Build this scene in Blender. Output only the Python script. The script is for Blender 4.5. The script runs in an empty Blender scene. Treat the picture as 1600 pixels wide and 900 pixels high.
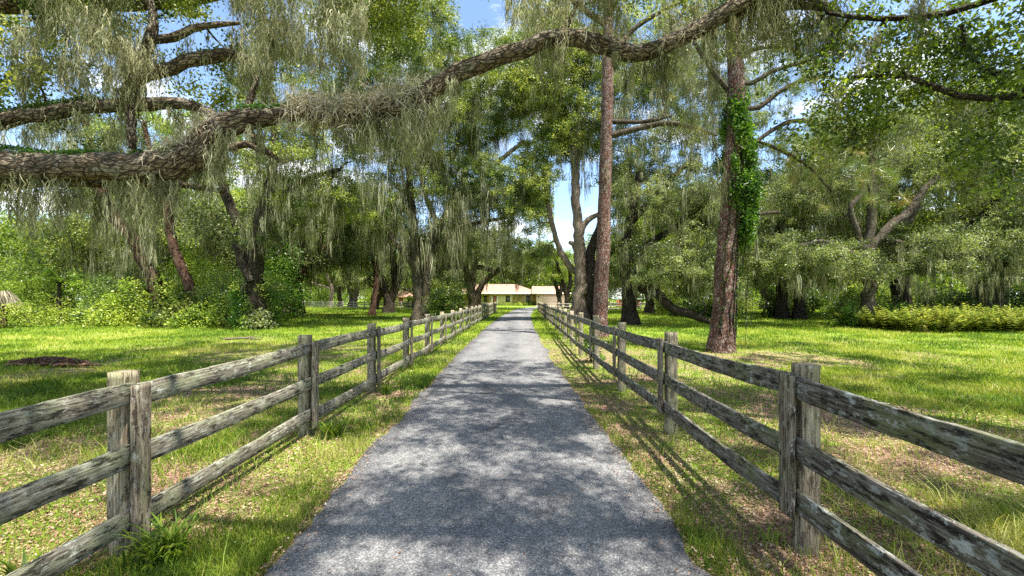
import bpy, math, numpy as np
from mathutils import Vector, Matrix
C = bpy.context.scene
COL = C.collection
R = math.radians

# ------------------------------------------------------------------ camera, sky, sun, exposure
HZ, FP, CH, VX = 466.0, 640.0, 1.75, 805.0      # horizon row, focal length in px (1600 wide), eye height, column of straight ahead
cd = bpy.data.cameras.new('camera'); cam = bpy.data.objects.new('camera', cd); COL.objects.link(cam)
cam.location = (0, 0, CH); cam.rotation_euler = (R(90), 0, 0)
cd.sensor_width = 36; cd.lens = 36 * FP / 1600
cd.shift_x = -(VX - 800) / 1600; cd.shift_y = (HZ - 450) / 1600
cd.clip_end = 3000; cd.clip_start = 0.05
C.camera = cam

SUN_EL, SUN_AZ = 67.0, 128.0                     # azimuth clockwise from +Y (view direction): right and behind
sd = Vector((math.cos(R(SUN_EL)) * math.sin(R(SUN_AZ)), math.cos(R(SUN_EL)) * math.cos(R(SUN_AZ)), math.sin(R(SUN_EL))))
ld = bpy.data.lights.new('sun', 'SUN'); ld.energy = 5.0; ld.angle = R(0.55); ld.color = (1.0, 0.94, 0.83)
sun = bpy.data.objects.new('sun', ld); COL.objects.link(sun); sun.rotation_euler = sd.to_track_quat('Z', 'Y').to_euler(); sun.location = (20, -20, 60)

W = bpy.data.worlds.new('World'); C.world = W; W.use_nodes = True
nt = W.node_tree; nt.nodes.clear()
N = nt.nodes.new; L = nt.links.new
out = N('ShaderNodeOutputWorld'); bg = N('ShaderNodeBackground'); bg.inputs['Strength'].default_value = 0.125
sky = N('ShaderNodeTexSky'); sky.sky_type = 'NISHITA'; sky.sun_disc = False
sky.sun_elevation = R(SUN_EL); sky.sun_rotation = R(SUN_AZ); sky.ozone_density = 2.2; sky.dust_density = 0.6
tc = N('ShaderNodeTexCoord'); mp = N('ShaderNodeMapping'); mp.inputs['Scale'].default_value = (1, 1, 2.6); mp.inputs['Location'].default_value = (0.35, 0.1, 0.2)
nz = N('ShaderNodeTexNoise'); nz.inputs['Scale'].default_value = 3.4; nz.inputs['Detail'].default_value = 9; nz.inputs['Roughness'].default_value = 0.58
cr = N('ShaderNodeValToRGB'); cr.color_ramp.elements[0].position = 0.47; cr.color_ramp.elements[1].position = 0.60
mixc = N('ShaderNodeMix'); mixc.data_type = 'RGBA'
nz2 = N('ShaderNodeTexNoise'); nz2.inputs['Scale'].default_value = 7; nz2.inputs['Detail'].default_value = 6
cc = N('ShaderNodeValToRGB'); cc.color_ramp.elements[0].position = 0.3; cc.color_ramp.elements[0].color = (2.6, 2.9, 3.4, 1); cc.color_ramp.elements[1].position = 0.6; cc.color_ramp.elements[1].color = (5.4, 5.5, 5.6, 1)
L(tc.outputs['Generated'], mp.inputs['Vector']); L(mp.outputs[0], nz.inputs['Vector']); L(mp.outputs[0], nz2.inputs['Vector'])
L(nz.outputs['Fac'], cr.inputs[0]); L(nz2.outputs['Fac'], cc.inputs[0])
L(cr.outputs[0], mixc.inputs['Factor']); L(sky.outputs[0], mixc.inputs['A']); L(cc.outputs[0], mixc.inputs['B'])
L(mixc.outputs['Result'], bg.inputs['Color']); L(bg.outputs[0], out.inputs[0])

C.view_settings.view_transform = 'Standard'; C.view_settings.look = 'None'; C.view_settings.gamma = 1
C.view_settings.exposure = 1.52
C.render.engine = 'CYCLES'
cy = C.cycles
cy.max_bounces = 6; cy.diffuse_bounces = 4; cy.glossy_bounces = 2; cy.transmission_bounces = 4; cy.transparent_max_bounces = 4
cy.use_denoising = False
cy.caustics_reflective = False; cy.caustics_refractive = False
cy.sample_clamp_indirect = 6

# ------------------------------------------------------------------ helpers
def P(px, py, d):                                # the point seen at a photo pixel when it stands d metres ahead
    return np.array([(px - VX) * d / FP, d, CH - (py - HZ) * d / FP])

def lerp_hash(ix, iy, seed):
    h = np.sin(ix * 127.1 + iy * 311.7 + seed * 74.7) * 43758.5453
    return h - np.floor(h)
def vnoise(x, y, seed=0):
    x = np.asarray(x, float); y = np.asarray(y, float)
    ix, iy = np.floor(x), np.floor(y); fx, fy = x - ix, y - iy
    fx = fx * fx * (3 - 2 * fx); fy = fy * fy * (3 - 2 * fy)
    a = lerp_hash(ix, iy, seed); b = lerp_hash(ix + 1, iy, seed); c = lerp_hash(ix, iy + 1, seed); d = lerp_hash(ix + 1, iy + 1, seed)
    return (a * (1 - fx) + b * fx) * (1 - fy) + (c * (1 - fx) + d * fx) * fy
def fbm(x, y, seed=0, o=4):
    s, a, t = 0, 1, 0
    for i in range(o):
        s = s + a * vnoise(x * 2 ** i, y * 2 ** i, seed + i * 7); t += a; a *= .5
    return s / t

def unit(v): return v / np.maximum(np.linalg.norm(v, axis=-1, keepdims=True), 1e-9)

def mesh_from(name, V, F, mat=None, tint=None, bark=None, smooth=False):
    V = np.asarray(V, np.float32); F = np.asarray(F, np.int32)
    me = bpy.data.meshes.new(name)
    n, k = F.shape
    me.vertices.add(len(V)); me.vertices.foreach_set('co', V.ravel())
    me.loops.add(n * k); me.loops.foreach_set('vertex_index', F.ravel())
    me.polygons.add(n); me.polygons.foreach_set('loop_start', np.arange(0, n * k, k, dtype=np.int32))
    if smooth: me.polygons.foreach_set('use_smooth', np.ones(n, bool))
    if tint is not None:
        a = me.attributes.new('tint', 'FLOAT', 'FACE'); a.data.foreach_set('value', np.asarray(tint, np.float32))
    if bark is not None:
        a = me.attributes.new('bark', 'FLOAT_VECTOR', 'POINT'); a.data.foreach_set('vector', np.asarray(bark, np.float32).ravel())
    me.update(calc_edges=True)
    if mat: me.materials.append(mat)
    return me

def link(name, me, parent=None, loc=None, rot=None):
    o = bpy.data.objects.new(name, me); COL.objects.link(o)
    if parent: o.parent = parent
    if loc is not None: o.location = loc
    if rot is not None: o.rotation_euler = rot
    return o
def tag(o, label=None, cat=None, group=None, kind=None):
    if label: o['label'] = label
    if cat: o['category'] = cat
    if group: o['group'] = group
    if kind: o['kind'] = kind
    return o
def thing(name, label, cat, loc=(0, 0, 0), rz=0, group=None):
    o = bpy.data.objects.new(name, None); COL.objects.link(o); o.location = loc; o.rotation_euler = (0, 0, rz); o.empty_display_size = .3
    return tag(o, label, cat, group)

class Acc:                                       # collects vertex / quad arrays
    def __init__(s): s.V = []; s.F = []; s.T = []; s.B = []; s.n = 0
    def add(s, V, F, T=None, B=None):
        V = np.asarray(V, float).reshape(-1, 3); F = np.asarray(F, int)
        s.V.append(V); s.F.append(F + s.n); s.n += len(V)
        s.T.append(np.zeros(len(F)) if T is None else np.broadcast_to(T, (len(F),)))
        s.B.append(np.zeros((len(V), 3)) if B is None else B)
    def mesh(s, name, mat, bark=False, smooth=False):
        return mesh_from(name, np.concatenate(s.V), np.concatenate(s.F), mat, np.concatenate(s.T), np.concatenate(s.B) if bark else None, smooth)

BOXF = np.array([[0, 3, 2, 1], [4, 5, 6, 7], [0, 1, 5, 4], [1, 2, 6, 5], [2, 3, 7, 6], [3, 0, 4, 7]])
def box(acc, x0, x1, y0, y1, z0, z1, T=0):
    acc.add([[x0, y0, z0], [x1, y0, z0], [x1, y1, z0], [x0, y1, z0], [x0, y0, z1], [x1, y0, z1], [x1, y1, z1], [x0, y1, z1]], BOXF, T)

def smoothline(pts, step):                       # Catmull-Rom through (x, y, z, r)
    p = np.asarray(pts, float)
    q = np.vstack([2 * p[0] - p[1], p, 2 * p[-1] - p[-2]])
    outp = []
    for i in range(len(p) - 1):
        a, b, c, d = q[i], q[i + 1], q[i + 2], q[i + 3]
        n = max(2, int(np.linalg.norm(c[:3] - b[:3]) / step))
        t = np.linspace(0, 1, n, endpoint=False)[:, None]
        outp.append(.5 * (2 * b + (c - a) * t + (2 * a - 5 * b + 4 * c - d) * t ** 2 + (3 * b - a - 3 * c + d) * t ** 3))
    outp.append(p[-1:])
    o = np.vstack(outp); o[:, 3] = np.maximum(o[:, 3], .004)
    return o

def tube(acc, pts, sides=8, rough=0.0, rng=None, T=0, cap=True, ridge=0.0, taper_cap=True):
    p = np.asarray(pts, float); c, r = p[:, :3], p[:, 3]
    n = len(c)
    t = unit(np.gradient(c, axis=0))
    ref = np.array([0.31, 0.93, 0.17]) if abs(t[0] @ np.array([0.31, 0.93, 0.17])) < .9 else np.array([1., 0, 0])
    u = np.zeros((n, 3)); u[0] = unit(np.cross(t[0], ref))
    for i in range(1, n):
        v = u[i - 1] - t[i] * (u[i - 1] @ t[i]); u[i] = v / max(np.linalg.norm(v), 1e-6)
    w = np.cross(t, u)
    th = np.linspace(0, 2 * np.pi, sides, endpoint=False)
    s = np.concatenate([[0], np.cumsum(np.linalg.norm(np.diff(c, axis=0), axis=1))])
    rr = r[:, None] * np.ones(sides)
    if rough:
        ph = rng.random(3) * 50
        nn = fbm(th[None, :] * 0 + np.cos(th)[None, :] * 1.7 + ph[0], s[:, None] / np.maximum(r.mean(), .03) * .6 + np.sin(th)[None, :] * 1.7 + ph[1], 3, 3) - .5
        rr = rr * (1 + 2 * rough * nn)
    if ridge:
        nn = fbm(np.cos(th)[None, :] * 5 + np.sin(th)[None, :] * 3.1 + 9, s[:, None] * 5 + np.sin(th)[None, :] * 5, 5, 3)
        rr = rr + ridge * (np.abs(nn - .5) * -4 + .5)
    V = c[:, None, :] + rr[:, :, None] * (np.cos(th)[None, :, None] * u[:, None, :] + np.sin(th)[None, :, None] * w[:, None, :])
    B = np.stack([rr * np.cos(th), rr * np.sin(th), np.broadcast_to(s[:, None], rr.shape)], -1)
    i = np.arange(n - 1)[:, None]; j = np.arange(sides)[None, :]; j2 = (j + 1) % sides
    F = np.stack([i * sides + j, i * sides + j2, (i + 1) * sides + j2, (i + 1) * sides + j], -1).reshape(-1, 4)
    V = V.reshape(-1, 3); B = B.reshape(-1, 3)
    if cap:
        e = (n - 1) * sides
        k = len(V); V = np.vstack([V, c[-1] + t[-1] * r[-1] * .35]); B = np.vstack([B, [0, 0, s[-1]]])
        jj = np.arange(0, sides, 1)
        F = np.vstack([F, np.stack([e + jj, e + (jj + 1) % sides, np.full(sides, k), np.full(sides, k)], -1)[:, [0, 1, 2, 2]]]) if False else np.vstack([F, [[e + a, e + (a + 1) % sides, e + (a + 2) % sides, k] for a in range(0, sides, 2)]])
    acc.add(V, F, T, B)

def leaves(acc, c, L_, rng, up=.6, asp=.45, tint=None, fold=False, drop=0.0):
    n = len(c); L_ = np.broadcast_to(L_, (n,))[:, None]
    nn = rng.normal(size=(n, 3)); nn[:, 2] += up * 1.5; nn = unit(nn)
    t = rng.normal(size=(n, 3)); t[:, 2] -= drop; t = unit(t - nn * (t * nn).sum(1, keepdims=True)); b = np.cross(nn, t)
    if tint is None: tint = rng.random(n)
    a = asp * L_ * .5
    base = c - t * L_ * .5; tip = c + t * L_ * .5
    if fold:
        l1 = c - t * L_ * .2 + b * a + nn * a * .35; l2 = c + t * L_ * .22 + b * a * .85 + nn * a * .3
        r1 = c - t * L_ * .2 - b * a + nn * a * .35; r2 = c + t * L_ * .22 - b * a * .85 + nn * a * .3
        V = np.stack([base, l1, l2, tip, r2, r1], 1).reshape(-1, 3)
        k = np.arange(n)[:, None] * 6
        F = np.concatenate([k + [0, 3, 2, 1], k + [0, 5, 4, 3]])
        acc.add(V, F, np.concatenate([tint, tint]))
    else:
        V = np.stack([base, c + b * a, tip, c - b * a], 1).reshape(-1, 3)
        acc.add(V, np.arange(n * 4).reshape(n, 4), tint)

def strips(acc, top, length, width, rng, segs=3, wig=.05, tint=None, lean=None):
    """hanging ribbons: each strand a strip of quads of its own width that tapers downward"""
    n = len(top); length = np.broadcast_to(length, (n,)); width = np.broadcast_to(width, (n,))
    ang = rng.random(n) * np.pi; sx = np.cos(ang) * width * .5; sy = np.sin(ang) * width * .5
    k = segs + 1
    V = np.zeros((n, k, 2, 3)); off = np.zeros((n, 2))
    for i in range(k):
        f = i / segs
        w = 1.0 - .75 * f
        x = top[:, 0] + off[:, 0]; y = top[:, 1] + off[:, 1]; z = top[:, 2] - length * f
        V[:, i, 0] = np.stack([x - sx * w, y - sy * w, z], -1); V[:, i, 1] = np.stack([x + sx * w, y + sy * w, z], -1)
        off = off + rng.normal(size=(n, 2)) * wig * (length[:, None] / segs)
        if lean is not None: off = off + lean * (length[:, None] / segs)
        a2 = rng.normal(size=n) * .5; sx, sy = sx * np.cos(a2) - sy * np.sin(a2), sx * np.sin(a2) + sy * np.cos(a2)
    base = np.arange(n)[:, None] * (k * 2)
    F = np.concatenate([base + [2 * i, 2 * i + 1, 2 * i + 3, 2 * i + 2] for i in range(segs)])
    t = rng.random(n) if tint is None else tint
    acc.add(V.reshape(-1, 3), F, np.tile(t, segs))

# ------------------------------------------------------------------ materials
def new_mat(name):
    m = bpy.data.materials.new(name); m.use_nodes = True; nt = m.node_tree; nt.nodes.clear(); return m, nt
def ramp(nt, stops, inp=None):
    r = nt.nodes.new('ShaderNodeValToRGB'); e = r.color_ramp.elements
    while len(e) < len(stops): e.new(.5)
    for k, (p, c) in zip(e, stops): k.position = p; k.color = (*c, 1)
    if inp is not None: nt.links.new(inp, r.inputs[0])
    return r
def math_(nt, op, a, b=None, c=None):
    m = nt.nodes.new('ShaderNodeMath'); m.operation = op
    for i, v in enumerate((a, b, c)):
        if v is None: continue
        if isinstance(v, (int, float)): m.inputs[i].default_value = v
        else: nt.links.new(v, m.inputs[i])
    return m.outputs[0]
def mixrgb(nt, f, a, b, blend='MIX'):
    m = nt.nodes.new('ShaderNodeMix'); m.data_type = 'RGBA'; m.blend_type = blend
    for s, v in (('Factor', f), ('A', a), ('B', b)):
        if isinstance(v, (int, float)): m.inputs[s].default_value = v
        elif isinstance(v, tuple): m.inputs[s].default_value = (*v, 1)
        else: nt.links.new(v, m.inputs[s])
    return m.outputs['Result']
def noise(nt, vec, scale, detail=3, rough=.5, dist=0):
    n = nt.nodes.new('ShaderNodeTexNoise'); n.inputs['Scale'].default_value = scale; n.inputs['Detail'].default_value = detail
    n.inputs['Roughness'].default_value = rough; n.inputs['Distortion'].default_value = dist
    if vec is not None: nt.links.new(vec, n.inputs['Vector'])
    return n.outputs['Fac']
def mapping(nt, vec, scale=(1, 1, 1), loc=(0, 0, 0)):
    m = nt.nodes.new('ShaderNodeMapping'); m.inputs['Scale'].default_value = scale; m.inputs['Location'].default_value = loc
    nt.links.new(vec, m.inputs['Vector']); return m.outputs[0]
def principled(nt, color, rough=.7, spec=.3, bump=None, bstr=.5, bdist=.02):
    p = nt.nodes.new('ShaderNodeBsdfPrincipled'); o = nt.nodes.new('ShaderNodeOutputMaterial')
    if isinstance(color, tuple): p.inputs['Base Color'].default_value = (*color, 1)
    else: nt.links.new(color, p.inputs['Base Color'])
    if isinstance(rough, (int, float)): p.inputs['Roughness'].default_value = rough
    else: nt.links.new(rough, p.inputs['Roughness'])
    p.inputs['Specular IOR Level'].default_value = spec
    if bump is not None:
        b = nt.nodes.new('ShaderNodeBump'); b.inputs['Strength'].default_value = bstr; b.inputs['Distance'].default_value = bdist
        nt.links.new(bump, b.inputs['Height']); nt.links.new(b.outputs[0], p.inputs['Normal'])
    nt.links.new(p.outputs[0], o.inputs[0]); return p

def leaf_mat(name, stops, trans=.35, rough=.38, spec=.5, tcol=(1.25, 1.25, .55), big=.25):
    m, nt = new_mat(name)
    at = nt.nodes.new('ShaderNodeAttribute'); at.attribute_name = 'tint'
    tc = nt.nodes.new('ShaderNodeTexCoord'); oi = nt.nodes.new('ShaderNodeObjectInfo')
    f = noise(nt, tc.outputs['Object'], .8, 2)                       # branches of older and of younger leaves
    v = math_(nt, 'ADD', at.outputs['Fac'], math_(nt, 'MULTIPLY_ADD', f, big * 4, -big * 2))
    v = math_(nt, 'ADD', v, math_(nt, 'MULTIPLY_ADD', oi.outputs['Random'], .24, -.12))
    col = ramp(nt, stops, v).outputs[0]
    p = nt.nodes.new('ShaderNodeBsdfPrincipled'); p.inputs['Roughness'].default_value = rough; p.inputs['Specular IOR Level'].default_value = spec
    nt.links.new(col, p.inputs['Base Color'])
    tr = nt.nodes.new('ShaderNodeBsdfTranslucent'); nt.links.new(mixrgb(nt, 1.0, col, tcol, 'MULTIPLY'), tr.inputs[0])
    mx = nt.nodes.new('ShaderNodeMixShader'); mx.inputs[0].default_value = trans
    nt.links.new(p.outputs[0], mx.inputs[1]); nt.links.new(tr.outputs[0], mx.inputs[2])
    o = nt.nodes.new('ShaderNodeOutputMaterial'); nt.links.new(mx.outputs[0], o.inputs[0]); return m

M = {}
M['oak'] = leaf_mat('oak_leaf', [(0, (.015, .03, .008)), (.3, (.06, .10, .018)), (.6, (.17, .23, .04)), (.85, (.33, .37, .09)), (1, (.46, .48, .18))], trans=.44, rough=.42, spec=.4, big=.32)
M['oak_grey'] = leaf_mat('grey_oak_leaf', [(0, (.02, .032, .012)), (.3, (.08, .11, .04)), (.6, (.19, .235, .09)), (.85, (.31, .35, .165)), (1, (.40, .43, .23))], trans=.42, rough=.42, spec=.38, big=.32)
M['near_leaf'] = leaf_mat('near_oak_leaf', [(0, (.025, .045, .01)), (.35, (.08, .13, .02)), (.7, (.20, .27, .04)), (1, (.38, .42, .10))], trans=.5, rough=.33)
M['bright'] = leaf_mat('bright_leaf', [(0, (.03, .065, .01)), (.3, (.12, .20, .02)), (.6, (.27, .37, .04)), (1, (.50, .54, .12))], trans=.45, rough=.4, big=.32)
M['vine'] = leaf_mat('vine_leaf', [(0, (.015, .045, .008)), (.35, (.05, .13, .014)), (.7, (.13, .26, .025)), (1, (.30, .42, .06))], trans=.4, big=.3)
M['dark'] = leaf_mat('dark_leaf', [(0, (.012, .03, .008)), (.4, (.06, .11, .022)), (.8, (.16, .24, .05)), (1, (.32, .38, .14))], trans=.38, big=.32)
M['fern'] = leaf_mat('fern_leaf', [(0, (.05, .09, .014)), (.5, (.17, .23, .035)), (1, (.42, .42, .10))], trans=.4)
M['pine_needle'] = leaf_mat('pine_needle', [(0, (.05, .10, .02)), (.5, (.13, .19, .035)), (.8, (.22, .25, .05)), (1, (.38, .27, .10))], trans=.25)
M['moss'] = leaf_mat('spanish_moss', [(0, (.06, .065, .028)), (.4, (.16, .165, .082)), (.8, (.33, .325, .20)), (1, (.56, .55, .40))], trans=.34, rough=.9, spec=.1, tcol=(1.1, 1.1, .75), big=.2)
M['drymoss'] = leaf_mat('dry_moss', [(0, (.20, .17, .11)), (.5, (.46, .41, .31)), (1, (.68, .64, .54))], trans=.3, rough=.9, spec=.1, tcol=(1, 1, .9), big=.2)
M['grass'] = leaf_mat('grass_blade', [(0, (.045, .10, .012)), (.3, (.12, .20, .018)), (.65, (.235, .30, .032)), (1, (.42, .40, .14))], trans=.35, rough=.5, spec=.3, big=.22)
M['drygrass'] = leaf_mat('meadow_blade', [(0, (.07, .145, .012)), (.3, (.185, .285, .02)), (.65, (.33, .405, .035)), (1, (.52, .49, .15))], trans=.35, rough=.5, spec=.3, big=.22)
M['deadleaf'] = leaf_mat('dead_leaf', [(0, (.07, .035, .02)), (.4, (.22, .12, .075)), (.8, (.38, .24, .16)), (1, (.54, .42, .31))], trans=.1, rough=.7, spec=.2, tcol=(1, .9, .8))

def bark_mat(name, c_dark, c_mid, c_light, lich, sc=1.0, lichen=.5, bstr=1.0, plate=7, st=2.8):
    m, nt = new_mat(name)
    at = nt.nodes.new('ShaderNodeAttribute'); at.attribute_name = 'bark'
    oi = nt.nodes.new('ShaderNodeObjectInfo')
    off = nt.nodes.new('ShaderNodeVectorMath'); off.operation = 'ADD'
    cb = nt.nodes.new('ShaderNodeCombineXYZ')
    nt.links.new(math_(nt, 'MULTIPLY', oi.outputs['Random'], 57), cb.inputs[2])
    nt.links.new(at.outputs['Vector'], off.inputs[0]); nt.links.new(cb.outputs[0], off.inputs[1])
    v = off.outputs[0]
    nzc = nt.nodes.new('ShaderNodeTexNoise'); nzc.inputs['Scale'].default_value = 2.6 * sc; nzc.inputs['Detail'].default_value = 2; nt.links.new(v, nzc.inputs['Vector'])
    warp = nt.nodes.new('ShaderNodeVectorMath'); warp.operation = 'MULTIPLY_ADD'; warp.inputs[1].default_value = (.24 / sc,) * 3
    nt.links.new(nzc.outputs['Color'], warp.inputs[0]); nt.links.new(v, warp.inputs[2])
    mv = mapping(nt, warp.outputs[0], (sc * st, sc * st, sc))
    vo = nt.nodes.new('ShaderNodeTexVoronoi'); vo.feature = 'DISTANCE_TO_EDGE'; vo.inputs['Scale'].default_value = plate; nt.links.new(mv, vo.inputs['Vector'])
    vc = nt.nodes.new('ShaderNodeTexVoronoi'); vc.inputs['Scale'].default_value = plate; nt.links.new(mv, vc.inputs['Vector'])
    cs = nt.nodes.new('ShaderNodeSeparateColor'); nt.links.new(vc.outputs['Color'], cs.inputs[0])
    v2 = nt.nodes.new('ShaderNodeTexVoronoi'); v2.feature = 'DISTANCE_TO_EDGE'; v2.inputs['Scale'].default_value = plate * 2.3; nt.links.new(mv, v2.inputs['Vector'])
    c1 = ramp(nt, [(0, (0, 0, 0)), (.16, (1, 1, 1))], vo.outputs['Distance']).outputs[0]
    c2 = ramp(nt, [(0, (.45, .45, .45)), (.14, (1, 1, 1))], v2.outputs['Distance']).outputs[0]
    crack = math_(nt, 'MULTIPLY', c1, c2)
    fine = noise(nt, mapping(nt, v, (3, 3, 1)), 28 * sc, 4, .65)
    big = noise(nt, v, 1.6, 3)
    body = mixrgb(nt, math_(nt, 'MULTIPLY_ADD', cs.outputs[0], .7, math_(nt, 'MULTIPLY_ADD', fine, .9, -.3)), c_mid, c_light)
    col = mixrgb(nt, crack, c_dark, body)
    lf = ramp(nt, [(.54 - .1 * lichen, (0, 0, 0)), (.62 - .08 * lichen, (1, 1, 1))], noise(nt, v, 5 * sc, 3, .6)).outputs[0]
    lf = math_(nt, 'MULTIPLY', lf, math_(nt, 'MULTIPLY', crack, lichen))
    col = mixrgb(nt, lf, col, lich)
    col = mixrgb(nt, 1.0, col, ramp(nt, [(.3, (.62, .6, .58)), (.7, (1.15, 1.12, 1.1))], big).outputs[0], 'MULTIPLY')
    h = math_(nt, 'ADD', crack, math_(nt, 'MULTIPLY', fine, .5))
    principled(nt, col, .88, .15, h, bstr, .035 / sc)
    return m
M['bark'] = bark_mat('oak_bark', (.03, .018, .012), (.10, .075, .055), (.24, .205, .155), (.34, .35, .27), 1.2, .45, 1.0, 9)
M['bark_near'] = bark_mat('near_oak_bark', (.012, .007, .005), (.15, .10, .065), (.42, .36, .28), (.48, .48, .42), 1.0, .35, 1.0, 4.6, 3.8)
M['bark_dark'] = bark_mat('dark_oak_bark', (.012, .009, .007), (.05, .038, .03), (.12, .095, .075), (.22, .23, .16), 1.2, .3, 1.0, 9)
M['bark_red'] = bark_mat('reddish_bark', (.03, .012, .008), (.12, .055, .035), (.25, .15, .11), (.36, .34, .28), 1.2, .3, 1.0, 9)
M['bark_pine'] = bark_mat('pine_bark', (.035, .018, .014), (.24, .085, .06), (.42, .30, .26), (.42, .38, .35), 1.0, .6, 1.0, 7, 1.9)
M['bark_pale'] = bark_mat('pale_bark', (.09, .06, .045), (.32, .24, .18), (.52, .43, .35), (.5, .5, .44), 2.0, .4, 1.0, 9)

def wood_mat(name, base1, base2, lich, lich_amt, dark_amt, green=(.16, .19, .08)):
    m, nt = new_mat(name)
    tc = nt.nodes.new('ShaderNodeTexCoord'); oi = nt.nodes.new('ShaderNodeObjectInfo')
    off = nt.nodes.new('ShaderNodeVectorMath'); off.operation = 'ADD'; cb = nt.nodes.new('ShaderNodeCombineXYZ')
    for i, k in enumerate((31, 17, 43)): nt.links.new(math_(nt, 'MULTIPLY', oi.outputs['Random'], k), cb.inputs[i])
    nt.links.new(tc.outputs['Object'], off.inputs[0]); nt.links.new(cb.outputs[0], off.inputs[1]); v = off.outputs[0]
    g1 = noise(nt, mapping(nt, v, (1.2, 30, 30)), 2.2, 5, .65, .3)    # long grain along local X
    g2 = noise(nt, mapping(nt, v, (4, 80, 80)), 2, 4, .7)
    col = ramp(nt, [(.28, tuple(x * .25 for x in base1)), (.42, base1), (.6, base2), (.75, tuple(min(1, x * 1.35) for x in base2))], g1).outputs[0]
    col = mixrgb(nt, 1.0, col, ramp(nt, [(.3, (.6, .58, .55)), (.65, (1.2, 1.2, 1.2))], g2).outputs[0], 'MULTIPLY')
    gr = ramp(nt, [(.48, (0, 0, 0)), (.66, (1, 1, 1))], noise(nt, mapping(nt, v, (1, 3, 3)), 2.2, 3)).outputs[0]
    col = mixrgb(nt, math_(nt, 'MULTIPLY', gr, .6), col, green)
    crk = ramp(nt, [(.53, (0, 0, 0)), (.60, (1, 1, 1))], noise(nt, mapping(nt, v, (2.2, 9, 9)), 3.2, 7, .75)).outputs[0]
    col = mixrgb(nt, math_(nt, 'MULTIPLY', crk, dark_amt), col, (.018, .015, .012))
    l1 = ramp(nt, [(.60 - .1 * lich_amt, (0, 0, 0)), (.64 - .1 * lich_amt, (1, 1, 1))], noise(nt, mapping(nt, v, (1.6, 3, 3)), 7, 7, .72)).outputs[0]
    l2 = ramp(nt, [(.45, (0, 0, 0)), (.6, (1, 1, 1))], noise(nt, v, 1.4, 2)).outputs[0]
    lf = math_(nt, 'MULTIPLY', l1, math_(nt, 'MULTIPLY_ADD', l2, .65, .35))
    col = mixrgb(nt, lf, col, lich)
    bump = math_(nt, 'ADD', math_(nt, 'ADD', g1, math_(nt, 'MULTIPLY', g2, .5)), math_(nt, 'MULTIPLY', crk, -.5))
    principled(nt, col, .85, .15, bump, .9, .012)
    return m
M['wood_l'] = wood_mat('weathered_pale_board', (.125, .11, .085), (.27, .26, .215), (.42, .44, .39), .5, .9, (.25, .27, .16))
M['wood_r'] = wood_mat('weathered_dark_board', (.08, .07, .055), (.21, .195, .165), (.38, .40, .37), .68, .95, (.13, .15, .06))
M['wood_post'] = wood_mat('weathered_post', (.20, .16, .11), (.40, .35, .26), (.50, .50, .44), .25, .6, (.24, .24, .12))
M['wood_batten'] = wood_mat('weathered_batten', (.13, .10, .075), (.31, .27, .21), (.42, .43, .38), .35, .8, (.2, .21, .11))
M['wood_rot'] = wood_mat('rotten_wood', (.14, .06, .04), (.32, .17, .11), (.4, .37, .3), .3, .9, (.1, .1, .04))

def plain(name, col, rough=.7, spec=.3, var=.12, scale=3, bump=0):
    m, nt = new_mat(name); tc = nt.nodes.new('ShaderNodeTexCoord')
    n = noise(nt, tc.outputs['Object'], scale, 5, .6)
    c = mixrgb(nt, n, tuple(x * (1 - var) for x in col), tuple(min(1, x * (1 + var)) for x in col))
    principled(nt, c, rough, spec, n if bump else None, bump or .1, .02); return m
M['stucco'] = plain('cream_stucco', (.70, .60, .38), .85, .1)
M['garage'] = plain('garage_paint', (.70, .55, .38), .7, .2)
M['trim'] = plain('cream_trim', (.82, .80, .70), .6, .3)
M['red'] = plain('red_paint', (.52, .11, .05), .7, .3, .2)
M['greyroof'] = plain('grey_green_metal', (.35, .42, .38), .5, .4)
M['door'] = plain('brown_door', (.30, .12, .07), .5, .4)
M['white'] = plain('window_frame', (.75, .75, .72), .5, .4)
M['brownpost'] = plain('brown_timber', (.30, .18, .10), .7, .2)
M['fargrey'] = plain('far_rail_paint', (.30, .28, .24), .8, .2, .3, 2)
m, nt = new_mat('dark_glass'); principled(nt, (.02, .025, .03), .08, .8); M['glass'] = m
# roof shingles
m, nt = new_mat('roof_shingle'); tc = nt.nodes.new('ShaderNodeTexCoord')
br = nt.nodes.new('ShaderNodeTexBrick'); br.inputs['Scale'].default_value = 1.6; br.inputs['Color1'].default_value = (.31, .17, .125, 1); br.inputs['Color2'].default_value = (.40, .24, .175, 1); br.inputs['Mortar'].default_value = (.33, .2, .15, 1); br.inputs['Mortar Size'].default_value = .012
nt.links.new(tc.outputs['Object'], br.inputs['Vector']); principled(nt, mixrgb(nt, .4, br.outputs[0], ramp(nt, [(.3, (.27, .16, .12)), (.7, (.40, .26, .20))], noise(nt, tc.outputs['Object'], 1.5, 4)).outputs[0]), .85, .15); M['roof'] = m
# rubble stone
m, nt = new_mat('tan_stone'); tc = nt.nodes.new('ShaderNodeTexCoord')
vo = nt.nodes.new('ShaderNodeTexVoronoi'); vo.inputs['Scale'].default_value = 3; nt.links.new(tc.outputs['Object'], vo.inputs['Vector'])
sp = nt.nodes.new('ShaderNodeSeparateColor'); nt.links.new(vo.outputs['Color'], sp.inputs[0])
principled(nt, ramp(nt, [(0, (.22, .15, .06)), (.5, (.40, .30, .13)), (1, (.52, .42, .22))], sp.outputs[0]).outputs[0], .85, .15); M['stone'] = m

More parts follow.
